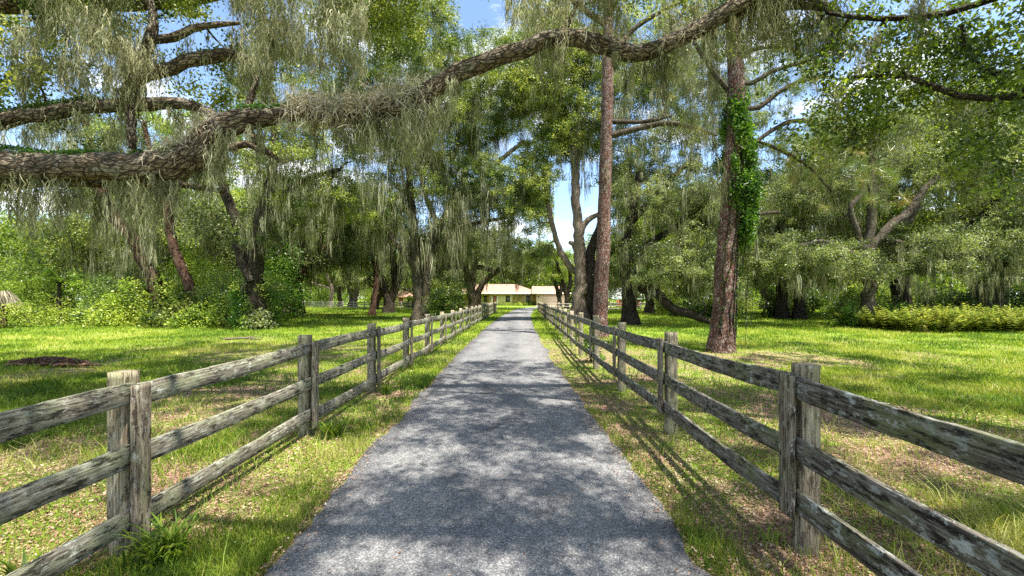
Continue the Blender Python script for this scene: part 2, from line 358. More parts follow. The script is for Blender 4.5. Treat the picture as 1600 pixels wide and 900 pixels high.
# asphalt
m, nt = new_mat('old_asphalt'); tc = nt.nodes.new('ShaderNodeTexCoord'); v = tc.outputs['Object']
ch = nt.nodes.new('ShaderNodeTexVoronoi'); ch.inputs['Scale'].default_value = 105; nt.links.new(v, ch.inputs['Vector'])
sp = nt.nodes.new('ShaderNodeSeparateColor'); nt.links.new(ch.outputs['Color'], sp.inputs[0])
agg = ramp(nt, [(0, (.08, .081, .087)), (.5, (.145, .147, .151)), (.82, (.205, .206, .208)), (1, (.32, .32, .32))], sp.outputs[0]).outputs[0]
pat = ramp(nt, [(.3, (.72, .72, .74)), (.5, (1, 1, 1)), (.72, (1.22, 1.2, 1.17))], noise(nt, mapping(nt, v, (1, .45, 1)), 1.3, 6, .62)).outputs[0]
col = mixrgb(nt, 1.0, agg, pat, 'MULTIPLY')
col = mixrgb(nt, 1.0, col, ramp(nt, [(.35, (.86, .86, .86)), (.65, (1.12, 1.12, 1.12))], noise(nt, v, 22, 3, .7)).outputs[0], 'MULTIPLY')
trk = nt.nodes.new('ShaderNodeSeparateXYZ'); nt.links.new(v, trk.inputs[0])
wob_ = math_(nt, 'MULTIPLY_ADD', noise(nt, v, .8, 3), .5, -.03)
tr_ = math_(nt, 'COSINE', math_(nt, 'MULTIPLY', math_(nt, 'ADD', trk.outputs[0], wob_), 4.1))
col = mixrgb(nt, 1.0, col, ramp(nt, [(0, (.86, .86, .88)), (1, (1.1, 1.09, 1.07))], math_(nt, 'MULTIPLY_ADD', tr_, -.5, .5)).outputs[0], 'MULTIPLY')
stn = ramp(nt, [(.57, (1, 1, 1)), (.66, (.62, .61, .6))], noise(nt, mapping(nt, v, (1.6, .8, 1), (3, 7, 0)), 1.1, 6, .65)).outputs[0]
col = mixrgb(nt, 1.0, col, stn, 'MULTIPLY')
wv = nt.nodes.new('ShaderNodeVectorMath'); wv.operation = 'MULTIPLY_ADD'; wv.inputs[1].default_value = (.5, .5, .5)
nn = nt.nodes.new('ShaderNodeTexNoise'); nn.inputs['Scale'].default_value = 2.2; nn.inputs['Detail'].default_value = 5; nt.links.new(v, nn.inputs['Vector'])
nt.links.new(nn.outputs['Color'], wv.inputs[0]); nt.links.new(v, wv.inputs[2])
ck = nt.nodes.new('ShaderNodeTexVoronoi'); ck.feature = 'DISTANCE_TO_EDGE'; ck.inputs['Scale'].default_value = .62; nt.links.new(wv.outputs[0], ck.inputs['Vector'])
cm = ramp(nt, [(0, (1, 1, 1)), (.006, (1, 1, 1)), (.010, (0, 0, 0))], ck.outputs['Distance']).outputs[0]
cm = math_(nt, 'MULTIPLY', cm, ramp(nt, [(.58, (0, 0, 0)), (.63, (.6, .6, .6))], noise(nt, v, .5, 2)).outputs[0])
col = mixrgb(nt, cm, col, (.03, .028, .025))
principled(nt, col, .82, .25, sp.outputs[1], .55, .01); M['asphalt'] = m
# ground: thin soil and litter under the grass
m, nt = new_mat('ground_soil'); tc = nt.nodes.new('ShaderNodeTexCoord'); v = tc.outputs['Object']
soil = ramp(nt, [(.3, (.10, .065, .04)), (.45, (.24, .165, .11)), (.58, (.36, .25, .18)), (.75, (.5, .38, .29))], noise(nt, v, 14, 8, .75)).outputs[0]
ch = nt.nodes.new('ShaderNodeTexVoronoi'); ch.inputs['Scale'].default_value = 38; nt.links.new(v, ch.inputs['Vector'])
sp = nt.nodes.new('ShaderNodeSeparateColor'); nt.links.new(ch.outputs['Color'], sp.inputs[0])
soil = mixrgb(nt, .55, soil, ramp(nt, [(0, (.07, .045, .03)), (.5, (.26, .16, .11)), (1, (.5, .36, .27))], sp.outputs[0]).outputs[0])
gcol = ramp(nt, [(.3, (.07, .13, .012)), (.5, (.15, .24, .02)), (.7, (.26, .33, .035))], noise(nt, v, 3, 8, .8)).outputs[0]
gm = ramp(nt, [(.42, (0, 0, 0)), (.56, (1, 1, 1))], noise(nt, v, .55, 7, .7)).outputs[0]
sx = nt.nodes.new('ShaderNodeSeparateXYZ'); nt.links.new(v, sx.inputs[0])
far = nt.nodes.new('ShaderNodeMapRange'); nt.links.new(sx.outputs[1], far.inputs[0]); far.inputs[1].default_value = 9; far.inputs[2].default_value = 20
ax = nt.nodes.new('ShaderNodeMapRange'); nt.links.new(math_(nt, 'ABSOLUTE', sx.outputs[0]), ax.inputs[0]); ax.inputs[1].default_value = 8; ax.inputs[2].default_value = 15
f = math_(nt, 'MAXIMUM', math_(nt, 'MAXIMUM', far.outputs[0], ax.outputs[0]), gm)
f = math_(nt, 'MULTIPLY', f, .92)
principled(nt, mixrgb(nt, f, soil, gcol), .95, .08, noise(nt, v, 30, 6, .8), .9, .04); M['ground'] = m
m, nt = new_mat('pale_concrete'); tc = nt.nodes.new('ShaderNodeTexCoord'); principled(nt, ramp(nt, [(.3, (.45, .43, .39)), (.7, (.62, .6, .55))], noise(nt, tc.outputs['Object'], 2, 5)).outputs[0], .9, .1); M['concrete'] = m

# ------------------------------------------------------------------ ground, driveway
RY = np.array([-14, 0, 4.4, 13, 25, 39, 62, 76, 88]); RX = np.array([0, -.1, -.25, -.37, -.30, .06, 1.36, 3.6, 8.0])
def road_x(y): return np.interp(y, RY, RX)
HALF = 1.41
def gz(x, y):                                     # gentle unevenness of the land, none near the driveway
    w = np.clip((np.abs(x) - 2.2) / 5, 0, 1) * np.clip(1.4 - np.hypot(x, y) / 120, 0, 1)
    return w * ((fbm(x * .35, y * .35, 2, 4) - .5) * .22)
u = np.linspace(-1, 1, 181); gx = np.sign(u) * (np.abs(u) ** 2.6) * 900 + u * 12
yy = np.linspace(-1, 1, 221); gy = np.sign(yy) * (np.abs(yy) ** 2.6) * 900 + yy * 14 + 12
X, Y = np.meshgrid(gx, gy, indexing='ij'); Z = gz(X, Y)
V = np.stack([X, Y, Z], -1).reshape(-1, 3); ni, nj = X.shape
i = np.arange(ni - 1)[:, None]; j = np.arange(nj - 1)[None, :]
F = np.stack([i * nj + j, (i + 1) * nj + j, (i + 1) * nj + j + 1, i * nj + j + 1], -1).reshape(-1, 4)
tag(link('ground', mesh_from('ground', V, F, M['ground'], smooth=True)), kind='structure')

ys = np.concatenate([np.arange(-12, 12, .05), np.arange(12, 30, .2), np.arange(30, 88, .5)])
def edge(side, ys):
    w = HALF + (fbm(ys * 1.1, ys * 0 + side * 9, 11, 5) - .5) * .26 + (fbm(ys * 9, ys * 0 + side * 5, 4, 2) - .5) * .07
    return road_x(ys) + side * w * (1 + np.clip(ys - 50, 0, 40) * .004)
prof = np.linspace(-1, 1, 9)
eL, eR = edge(-1, ys), edge(1, ys)
cols = [np.stack([eL - .02, ys, ys * 0 - .03], -1)]
for p_ in prof: cols.append(np.stack([eL + (eR - eL) * (p_ + 1) / 2, ys, ys * 0 + .028 + .018 * (1 - p_ * p_)], -1))
cols.append(np.stack([eR + .02, ys, ys * 0 - .03], -1))
G = np.stack(cols, 1); a_, b_ = G.shape[:2]
i = np.arange(a_ - 1)[:, None]; j = np.arange(b_ - 1)[None, :]
F = np.stack([i * b_ + j, i * b_ + j + 1, (i + 1) * b_ + j + 1, (i + 1) * b_ + j], -1).reshape(-1, 4)
tag(link('driveway', mesh_from('driveway', G.reshape(-1, 3), F, M['asphalt'], smooth=True)), kind='structure')
a = Acc(); box(a, 4.5, 20, 83, 95.5, -.1, .035); tag(link('parking_pad', a.mesh('parking_pad', M['concrete'])), kind='structure')

# ------------------------------------------------------------------ roadside fences
def board(L_, w, t, rng, segs, wob=.006, sag=0.0, chip=.0, warp=0.0):
    """plank along local X, width on Z, thickness on Y, worn edges"""
    s = np.linspace(-L_ / 2, L_ / 2, segs + 1)
    b = t * .10
    ring = np.array([[-t / 2 + b, -w / 2], [t / 2 - b, -w / 2], [t / 2, -w / 2 + b], [t / 2, 0], [t / 2, w / 2 - b], [t / 2 - b, w / 2], [-t / 2 + b, w / 2], [-t / 2, w / 2 - b], [-t / 2, 0], [-t / 2, -w / 2 + b]])
    k = len(ring); ph = rng.random(4) * 90
    top = (fbm(s * 3 + ph[0], s * 0, 1, 5) - .5) * wob * 3; bot = (fbm(s * 3 + ph[1], s * 0, 2, 5) - .5) * wob * 3
    n_ = fbm(s * 14 + ph[2], s * 0, 3, 3)
    top = top - chip * np.clip(n_ - .58, 0, 1) * .5
    bow = -sag * (1 - (2 * s / L_) ** 2); wy = warp * np.sin(s / L_ * np.pi + ph[3])
    V = np.zeros((segs + 1, k, 3)); V[:, :, 0] = s[:, None]
    V[:, :, 1] = ring[None, :, 0] + wy[:, None] + (rng.random((segs + 1, k)) - .5) * .002
    z = ring[None, :, 1]; V[:, :, 2] = z + bow[:, None] + np.where(z > w * .2, top[:, None], np.where(z < -w * .2, bot[:, None], 0))
    i = np.arange(segs)[:, None]; j = np.arange(k)[None, :]; j2 = (j + 1) % k
    F = np.stack([i * k + j, i * k + j2, (i + 1) * k + j2, (i + 1) * k + j], -1).reshape(-1, 4)
    e = segs * k
    capf = lambda o, r: [[o + q for q in (a_ if r else a_[::-1])] for a_ in ([0, 1, 2, 9], [9, 2, 3, 8], [8, 3, 4, 7], [7, 4, 5, 6])]
    F = np.vstack([F, capf(0, False), capf(e, True)])
    V = V.reshape(-1, 3)
    return V, F

def orient(V, x_axis, z_axis):                    # not used for shaders: boards keep local coordinates
    return V
def add_board(name, par, c, d, V, F, mat, roll=0.0, vertical=False):
    me = mesh_from(name, V, F, mat)
    if vertical: rot = Matrix.Rotation(d, 4, 'Z') @ Matrix.Rotation(R(-90), 4, 'Y') @ Matrix.Rotation(roll, 4, 'Z')
    else: rot = d
    o = link(name, me, par); o.matrix_local = Matrix.Translation(c) @ rot
    return o
def along(p, q):                                  # rotation taking local X to q - p with local Z up
    x = (Vector(q) - Vector(p)).normalized(); y = Vector((0, 0, 1)).cross(x).normalized(); z = x.cross(y)
    return Matrix((x, y, z)).transposed().to_4x4()

def roadside_fence(label, side, line, rails, ptop, matr, seed, n, batten_z):
    rng = np.random.default_rng(seed)
    root = thing('board_fence', label, 'fence', (line(2.8), 2.8, 0))
    y0s = [2.8 + 2.44 * k for k in range(-1, n)]
    off = Vector(root.location)
    for k, y in enumerate(y0s):
        x = line(y); near = k < 6; s = 36 if near else 6
        lean = rng.normal() * .008; hh = ptop + rng.normal() * .02
        V, F = board(hh + .35, .135, .12, rng, s, .003, 0, .02)
        # post: local X up
        add_board('post', root, Vector((x + side * .105, y + .03, (hh - .35) / 2)) - off, lean, V, F, M['wood_post'], vertical=True)
        b0, b1 = batten_z[0] + rng.normal() * .015, batten_z[1] + rng.normal() * .015
        V, F = board(b1 - b0, .035, .15, rng, s, .002, 0, .0)
        add_board('cover_board', root, Vector((x - side * .042, y, (b0 + b1) / 2)) - off, lean * .5, V, F, M['wood_batten'], vertical=True)
        if k + 1 < len(y0s):
            y2 = y0s[k + 1]; x2 = line(y2)
            for zi, zr in enumerate(rails):
                dz1, dz2 = rng.normal(size=2) * .012
                p = Vector((x, y + .004, zr + dz1)); q = Vector((x2, y2 - .004, zr + dz2))
                Ln = (q - p).length
                V, F = board(Ln, .148, .034, rng, 90 if near else 8, .006, .012 + rng.random() * .015 - (.03 if rng.random() < .15 else 0), .03, .008)
                add_board('rail', root, (p + q) / 2 - off, along(p, q), V, F, matr)
    return root
def lineL(y): return -2.60 + .25 * max(0, y - 12) / 39
def lineR(y): return 1.90 + .80 * max(0, y - 12) / 36
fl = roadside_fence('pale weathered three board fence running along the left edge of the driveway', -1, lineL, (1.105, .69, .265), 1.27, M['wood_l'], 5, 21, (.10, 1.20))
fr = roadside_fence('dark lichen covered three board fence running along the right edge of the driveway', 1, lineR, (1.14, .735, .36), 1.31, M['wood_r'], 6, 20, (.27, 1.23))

def far_fence(label, pts, n, seed, group=None, h=1.25, span=None):
    rng = np.random.default_rng(seed); p0 = Vector((*pts[0], 0)); p1 = Vector((*pts[1], 0))
    root = thing('paddock_fence', label, 'fence', p0, 0, group)
    d = along(p0, p1); Ln = (p1 - p0).length / n
    for k in range(n + 1):
        c = (p1 - p0) * k / n
        V, F = board(h + .35, .15, .15, rng, 2, 0)
        add_board('post', root, c + Vector((0, .1, (h - .35) / 2)), 0, V, F, M['fargrey'], vertical=True)
    for z in (.35, .72, 1.08):
        for k in range(n):
            c = (p1 - p0) * (k + .5) / n
            V, F = board(Ln, .14, .04, rng, 2, 0)
            add_board('rail', root, c + Vector((0, 0, z + rng.normal() * .02)), d, V, F, M['fargrey'])
far_fence('grey three rail fence crossing the grass far behind the left oak trunks', ((-2.6, 52), (-46, 80)), 18, 31)
far_fence('grey three rail fence crossing the far meadow in front of the red shed', ((2.9, 49), (58, 84)), 22, 32)

# ------------------------------------------------------------------ house, shed
def part(name, par, mat, *boxes):
    a = Acc()
    for b in boxes: box(a, *b)
    return link(name, a.mesh(name, mat), par)
def hip_roof(par, x0, x1, y0, y1, z0, h, mat, rx0, rx1, name='roof'):
    ym = (y0 + y1) / 2
    V = [[x0, y0, z0], [x1, y0, z0], [x1, y1, z0], [x0, y1, z0], [rx0, ym, z0 + h], [rx1, ym, z0 + h], [x0, y0, z0 - .18], [x1, y0, z0 - .18], [x1, y1, z0 - .18], [x0, y1, z0 - .18]]
    F = [[0, 1, 5, 4], [2, 3, 4, 5], [1, 2, 5, 5], [3, 0, 4, 4], [6, 7, 1, 0], [7, 8, 2, 1], [8, 9, 3, 2], [9, 6, 0, 3], [6, 9, 8, 7]]
    me = bpy.data.meshes.new(name); me.from_pydata(V, [], [list(dict.fromkeys(f)) for f in F]); me.materials.append(mat)
    return link(name, me, par)
HY = 98.0
def hx(px): return (px - VX) * HY / FP
hs = thing('ranch_house', 'long single storey cream ranch house with pinkish hipped roof at the end of the driveway', 'house', (0, HY, 0))
part('wall', hs, M['stucco'], (hx(716), hx(764), 1.6, 11, 0, 2.75), (hx(764), hx(838), 0, 11, 0, 2.75))
part('stone_wall', hs, M['stone'], (hx(801), hx(838), -.12, 0, 0, 2.6), (hx(720), hx(740), 1.45, 1.6, 0, 2.6))
part('garage', hs, M['garage'], (hx(837.5), hx(883), -2.5, 8, 0, 2.72))
hip_roof(hs, hx(712), hx(846), -1.0, 12, 2.95, 2.35, M['roof'], hx(735), hx(806))
hip_roof(hs, hx(830), hx(890), -3.1, 9, 2.96, 1.75, M['roof'], hx(832), hx(876))
part('fascia', hs, M['trim'], (hx(712), hx(846), -1.06, -1.003, 2.74, 2.98), (hx(830), hx(890), -3.16, -3.103, 2.74, 2.99))
for x in (744, 763.5): part('porch_post', hs, M['brownpost'], (hx(x), hx(x) + .25, -.6, -.35, 0, 2.75))
for (x0, x1, z0, z1, yf) in ((747, 751, 1.0, 2.2, 1.6), (755, 760, .9, 2.3, 1.6), (790, 797, .85, 2.35, 0), (821.5, 828, .85, 2.35, -.12)):
    w = part('window', hs, M['white'], (hx(x0) - .06, hx(x1) + .06, yf - .05, yf - .003, z0 - .06, z1 + .06))
    part('pane', w, M['glass'], (hx(x0), hx(x1), yf - .06, yf - .053, z0, (z0 + z1) / 2 - .03), (hx(x0), hx(x1), yf - .06, yf - .053, (z0 + z1) / 2 + .03, z1))
d_ = part('door', hs, M['door'], (hx(770), hx(776), -.06, -.003, .05, 2.3)); part('handle', d_, M['white'], (hx(775), hx(775.4), -.1, -.063, 1.05, 1.15))
part('door_trim', hs, M['trim'], (hx(767.5), hx(770) - .01, -.08, -.004, 0, 2.45), (hx(776) + .01, hx(778.5), -.08, -.004, 0, 2.45))
for k in range(1): part('garage_door', hs, M['garage'], (hx(846), hx(874), -2.56, -2.503, .03, 2.3), *[(hx(846), hx(874), -2.575, -2.561, .05 + q * .56, .53 + q * .56) for q in range(4)])
part('wall_lamp', hs, M['glass'], (hx(839.5), hx(840.3), -2.7, -2.503, 1.9, 2.3))

rs = thing('small_barn', 'small red shed with a raised centre and grey green side roofs beyond the paddock fence', 'shed', (23.8, 84, 0))
part('wall', rs, M['red'], (-2.3, 2.0, 0, 3, 0, 1.35), (-.5, .9, -.05, 3.05, 0, 2.0))
part('roof', rs, M['greyroof'], (-2.5, -.53, -.2, 3.2, 1.37, 1.75), (.93, 2.2, -.2, 3.2, 1.37, 1.75), (-.7, 1.1, -.3, 3.3, 2.02, 2.12))
part('door', rs, M['brownpost'], (-.1, .5, -.09, -.053, .05, 1.3))
gb = thing('garden_hut', 'low hut with a pinkish roof half hidden behind the left oak trunks', 'hut', (-24.5, 88, 0))
part('wall', gb, M['stucco'], (-2.2, 2.0, 0, 3, 0, 1.9)); hip_roof(gb, -2.8, 2.6, -.6, 3.6, 2.1, 1.2, M['roof'], -1.2, 1.0); part('door', gb, M['door'], (-.5, .4, -.05, -.003, .05, 1.8))

# ------------------------------------------------------------------ trees
GAPS = [(866, 936, 292, 388, .985), (722, 790, -20, 44, .9), (1200, 1255, 105, 200, .5), (205, 400, 28, 75, .5), (228, 330, 88, 160, .75), (1530, 1600, 0, 30, .6)]
def in_gap(c, rng, far_only=False, pad=0):
    d = np.maximum(c[:, 1], .1); px = VX + c[:, 0] / d * FP; py = HZ - (c[:, 2] - CH) / d * FP
    kill = np.zeros(len(c), bool)
    for (a, b, e, f, pr) in GAPS:
        kill |= (c[:, 1] > 1) & (px > a - pad) & (px < b + pad) & (py > e - pad) & (py < f + pad) & (rng.random(len(c)) < pr)
    return kill

DENS, LSC = 2.9, 1.02
def tree(name, label, cat, limbs, zones, seed, leaf=.10, per=160, cr=.65, lm='oak', bm='bark', moss=(120, .4, 1.6, 8, .035), sides=9, fold=False, group=None, rough=.15, asp=.56, ridge=0, twig_r=.035, moss_mat='moss', gap=True, dense_low=None, limb_moss=None, pine=False, up=.15, alt=None):
    rng = np.random.default_rng(seed)
    base = np.array(limbs[0][0][:3], float); base[2] = 0
    root = thing(name, label, cat, tuple(base), 0, group)
    tk = Acc(); als = []; nodes = []; nrad = []; lp = []
    for k, l in enumerate(limbs):
        s = smoothline(l, .35 if sides > 8 else .8)
        w = min(1, len(s) / 4); s[1:-1, :3] += rng.normal(size=(len(s) - 2, 3)) * s[1:-1, 3:4] * (.03 if pine else .10)
        s[:, :3] -= base
        if k == 0:
            hgt = np.clip(1 - s[:, 2] / (s[0, 3] * 3.2), 0, 1); s[:, 3] *= 1 + (.28 if pine else .55) * hgt ** 2
            s[0, 2] = -.25
        if alt and k in alt[1]: als.append(Acc())
        tube(als[-1] if alt and k in alt[1] else tk, s, sides if s[:, 3].max() > .06 else max(5, sides // 2), rough, rng, 0, ridge=ridge)
        keep = (s[:, 2] > 1.6) if k == 0 else np.ones(len(s), bool)
        nodes.append(s[keep, :3]); nrad.append(s[keep, 3]); lp.append(s[keep])
    nodes = list(np.concatenate(nodes)); nrad = list(np.concatenate(nrad))
    cl = []
    wl = []
    for (x, y, z, rx, ry, rz, n, *mu) in zones:
        q = unit(rng.normal(size=(n, 3))) * (rng.random((n, 1)) ** .45)
        cl.append(np.array([x, y, z]) - base + q * [rx, ry, rz]); wl.append(np.full(n, mu[0] if mu else 1.0))
    cl = np.concatenate(cl) if cl else np.zeros((0, 3)); wl = np.concatenate(wl) if wl else np.zeros(0)
    if gap and len(cl): k_ = ~in_gap(cl + base, rng, pad=6); cl, wl = cl[k_], wl[k_]
    if len(cl): k_ = cl[:, 2] > .35; cl, wl = cl[k_], wl[k_]
    tw = []
    if len(cl):
        nd = np.array(nodes)
        order = np.argsort([np.min(np.linalg.norm(nd - c, axis=1)) for c in cl])
        for q in order:
            c = cl[q]; nd = np.array(nodes); dist = np.linalg.norm(nd - c, axis=1) + np.where(nd[:, 2] > c[2] + 1.0, .6, 0)
            b = int(np.argmin(dist)); p = nd[b]; dd = np.linalg.norm(c - p)
            if dd < .15: continue
            r0 = min(nrad[b] * .75, .012 + twig_r * dd ** .8)
            m1 = p + (c - p) * .35 + rng.normal(size=3) * dd * .10 + [0, 0, dd * .10]; m2 = p + (c - p) * .7 + rng.normal(size=3) * dd * .08 + [0, 0, dd * .07]
            pts = smoothline([(*p, r0), (*m1, r0 * .75), (*m2, r0 * .5), (*c, r0 * .2)], max(.3, dd / 5))
            tube(tk, pts, 5 if r0 > .03 else 4, 0, rng, cap=False)
            tw.append(pts)
            for z_ in pts[1:]: nodes.append(z_[:3]); nrad.append(max(z_[3], .012))
    link('trunk', tk.mesh('trunk', M[bm], bark=True, smooth=True), root)
    for al in als: link('limb', al.mesh('limb', M[alt[0]], bark=True, smooth=True), root)
    wood = np.concatenate(lp + tw)
    if len(cl):
        cn = Acc(); t0 = rng.random(len(cl)) * .62
        if pine:
            for kx, c in enumerate(cl):
                nt_ = per
                for g in range(3):
                    cc_ = c + rng.normal(size=3) * cr
                    dr = unit(rng.normal(size=(nt_, 3)) + [0, 0, .35]); ln = leaf * (.7 + .5 * rng.random((nt_, 1)))
                    sd_ = unit(np.cross(dr, rng.normal(size=(nt_, 3)))) * asp * .5
                    a0 = cc_ + dr * .02
                    Vn = np.stack([a0 - sd_, a0 + sd_, a0 + dr * ln + sd_ * .3, a0 + dr * ln - sd_ * .3], 1).reshape(-1, 3)
                    cn.add(Vn, np.arange(nt_ * 4).reshape(nt_, 4), np.clip(t0[kx] + rng.random(nt_) * .5 + (.3 if rng.random() < .07 else 0), 0, 1.3))
        else:
            cnt = np.maximum(8, (per * DENS * wl * (.4 + 1.2 * rng.random(len(cl)))).astype(int))
            idx = np.repeat(np.arange(len(cl)), cnt)
            # each clump is a few sprays along its twig rather than one ball
            sp_ = rng.normal(size=(len(cl), 7, 3)) * cr * .85 * np.array([1, 1, .6])
            c = cl[idx] + sp_[idx, rng.integers(0, 7, len(idx))] + rng.normal(size=(len(idx), 3)) * cr * .30 * np.array([1, 1, .75])
            tt = np.clip(t0[idx] - .04 + rng.random(len(idx)) * .46, 0, 1)
            # leaves along outer wood too
            keep = c[:, 2] > .1
            if gap: keep &= ~in_gap(c + base, rng)
            c, tt = c[keep], tt[keep]
            leaves(cn, c, leaf * LSC * (.65 + .6 * rng.random(len(c))), rng, up, asp, tt, fold)
        link('crown', cn.mesh('crown', M[lm]), root)
    if moss:
        nm, l0, l1, per_m, wd = moss
        ms = Acc(); src = [wood[:, :3]]
        if len(cl): src.append(cl - [0, 0, cr * .3])
        src = np.concatenate(src); src = src[src[:, 2] > 2.2]
        top = src[rng.integers(0, len(src), nm)] + rng.normal(size=(nm, 3)) * [.1, .1, .03]
        if limb_moss is not None: top = np.concatenate([top, limb_moss - base])
        n2 = len(top); per_m = int(per_m * 1.5); ln = (l0 + (l1 - l0) * rng.random(n2) ** 1.7)
        ln = np.minimum(ln, np.maximum(top[:, 2] - 1.2, .2))
        k_ = np.repeat(np.arange(n2), per_m); sp = (.025 + .05 * ln[k_]) * (.4 + 1.3 * rng.random(n2))[k_]
        t_ = top[k_] + rng.normal(size=(len(k_), 3)) * np.stack([sp, sp, sp * .3], -1)
        tn = np.clip((rng.random(n2) * .7 - .05)[k_] + rng.random(len(k_)) * .4, 0, 1)
        st_ = rng.random(len(k_)) ** 1.3 * .6; t_[:, 2] -= ln[k_] * st_; t_[:, :2] += ((top[k_] - t_)[:, :2]) * st_[:, None] * .8
        lk = ln[k_] * (1 - st_) * (.35 + .65 * rng.random(len(k_)))
        if gap:
            kp = ~in_gap(t_ + base, rng); t_, lk, tn = t_[kp], lk[kp], tn[kp]
        strips(ms, t_, lk, wd * (.5 + 1.0 * rng.random(len(lk))), rng, 4 if wd > .02 else 11, .14 if wd > .02 else .42, tn)
        link('spanish_moss', ms.mesh('spanish_moss', M[moss_mat]), root)
    return root

def PL(pts, d):                                   # photo pixels with radius in px, all d metres ahead -> 3D limb
    o = []
    for p in pts:
        dd = p[3] if len(p) > 3 else d
        q = P(p[0], p[1], dd); o.append((*q, p[2] * dd / FP))
    return o
def base_at(px, d, r): return ((px - VX) * d / FP, d, 0, r * d / FP)

# --- the big oak whose limb crosses over the driveway
A = []
A.append([(-11.6, 6.9, 0, .55), (-11.5, 6.9, 1.2, .48), (-11.4, 6.8, 2.6, .46), (-11.2, 6.8, 3.6, .44), (-11.6, 7, 5.5, .36), (-11.3, 7.3, 8, .25)])
A.append([(-11.3, 6.8, 3.2, .40)] + PL([(-130, 262, 27), (0, 257, 24), (80, 264, 22), (170, 261, 21), (250, 262, 22), (300, 246, 23), (338, 213, 21), (375, 188, 17), (430, 183, 12), (470, 176, 12), (520, 184, 11.5), (590, 172, 12), (640, 160, 13), (690, 130, 14), (750, 98, 13), (820, 76, 12.5), (880, 60, 12), (935, 66, 13), (985, 86, 13), (1030, 76, 12.5), (1090, 48, 12.5), (1140, 16, 12), (1185, -12, 11), (1260, -60, 8), (1330, -100, 5)], 6.5))
A.append(PL([(-130, 300, 16), (0, 288, 11), (70, 283, 10), (160, 285, 8), (250, 286, 6), (310, 292, 5), (350, 300, 3)], 7.1))
A.append([(-11.4, 7, 4.6, .2)] + PL([(-60, 200, 12), (0, 190, 11), (70, 178, 10.5), (130, 168, 10), (200, 163, 10), (260, 160, 9), (310, 168, 8), (345, 190, 7), (368, 205, 4)], 7.6))
A.append(PL([(196, 164, 9), (205, 135, 9), (228, 116, 10), (270, 106, 9.5), (310, 92, 10), (350, 84, 9), (385, 94, 7), (410, 116, 4), (430, 124, 2)], 7.6))
A.append(PL([(203, 165, 6), (205, 195, 5.5), (207, 232, 5)], 7.5))
A.append(PL([(212, 120, 8), (222, 90, 8), (235, 62, 8), (240, 20, 5), (225, -40, 3)], 7.7))
A.append(PL([(235, 62, 6), (270, 58, 6), (300, 44, 5), (340, 38, 4), (375, 36, 2)], 7.7))
A.append(PL([(210, 80, 5), (170, 68, 4), (130, 42, 3.4), (90, 28, 2.5), (40, 30, 2)], 7.8))
A.append(PL([(385, 175, 6), (395, 145, 4), (402, 118, 3)], 6.8))
A.append(PL([(1120, 32, 9), (1170, 12, 8), (1240, 4, 8), (1300, 12, 6)], 6.7))
A.append(PL([(880, 62, 5), (890, 30, 4), (905, 0, 3.4), (912, -60, 3)], 6.5))
A.append(PL([(330, 215, 6), (350, 232, 5), (385, 225, 5), (410, 238, 3)], 6.9))
A.append(PL([(385, 200, 6), (400, 222, 6), (420, 240, 4), (445, 255, 2)], 7.2))
A.append([(-11.3, 7.3, 8, .24), (-8, 7, 9.2, .16), (-4, 6.5, 9.8, .12), (-1, 6, 9.9, .08), (2, 5.5, 10, .04)])
A.append([(-11.5, 7.1, 7, .2), (-9, 9.2, 8.3, .13), (-5, 10, 9.5, .09), (-2, 10, 10, .05)])
rngm = np.random.default_rng(77)
def moss_along(limb, n, seg=(0, 1), dn=.05, rng=rngm):
    s = smoothline(limb, .2); a, b = int(len(s) * seg[0]), max(int(len(s) * seg[1]), int(len(s) * seg[0]) + 1)
    q = s[rng.integers(a, min(b, len(s)), n)]; return q[:, :3] + rng.normal(size=(n, 3)) * [.05, .06, .02] + np.stack([np.zeros(n), (rng.random(n) - .5) * q[:, 3] * 1.5, -q[:, 3] * .5], -1)
lm_ = np.concatenate([moss_along(A[1], 60, (.30, .62)), moss_along(A[1], 45, (.68, .98)), moss_along(A[1], 22, (.12, .3)), moss_along(A[2], 14), moss_along(A[3], 34, (.2, 1)), moss_along(A[4], 22), moss_along(A[8], 16), moss_along(A[10], 14), moss_along(A[7], 8)])
def curtain(x0, x1, y0, y1, d0, d1, n, rng=rngm):
    d = d0 + (d1 - d0) * rng.random(n); return np.stack([P(a, b, c) for a, b, c in zip(x0 + (x1 - x0) * rng.random(n), y0 + (y1 - y0) * rng.random(n), d)])
lm_ = np.concatenate([lm_, curtain(0, 215, -60, 110, 6.8, 8.2, 85), curtain(370, 570, -70, 90, 6.6, 8, 130), curtain(790, 990, -60, 10, 6.3, 7.4, 60), curtain(570, 700, 120, 190, 6.4, 6.7, 24), curtain(190, 240, 40, 110, 7.2, 7.8, 30), curtain(1040, 1330, -20, 50, 6.6, 7.6, 64)])
zo = [(*P(90, -40, 8.5), 3.6, 1.4, 1.2, 34), (*P(480, -10, 9), 2.6, 1.6, 1.2, 24), (*P(330, 140, 8.6), 1.9, 1.0, .7, 10), (*P(40, 120, 8), 1.6, 1, 1.1, 12), (-3.5, 4.3, 9.3, 6, 2.4, 1.0, 80, 1.2), (*P(960, -50, 8), 3, 1.4, .8, 22), (-10, 7, 9.5, 5, 5, 2.5, 50), (*P(620, -20, 10), 2, 1.4, 1.0, 14), (0, 9.5, 10.6, 3, 2, .8, 14), (-9, 9, 11.6, 6, 2.5, .8, 50, 1.4), (-4, 11, 12.6, 5, 2, .8, 46, 1.4)]  # high overhead clumps lie out of view, added to shade the left lawn
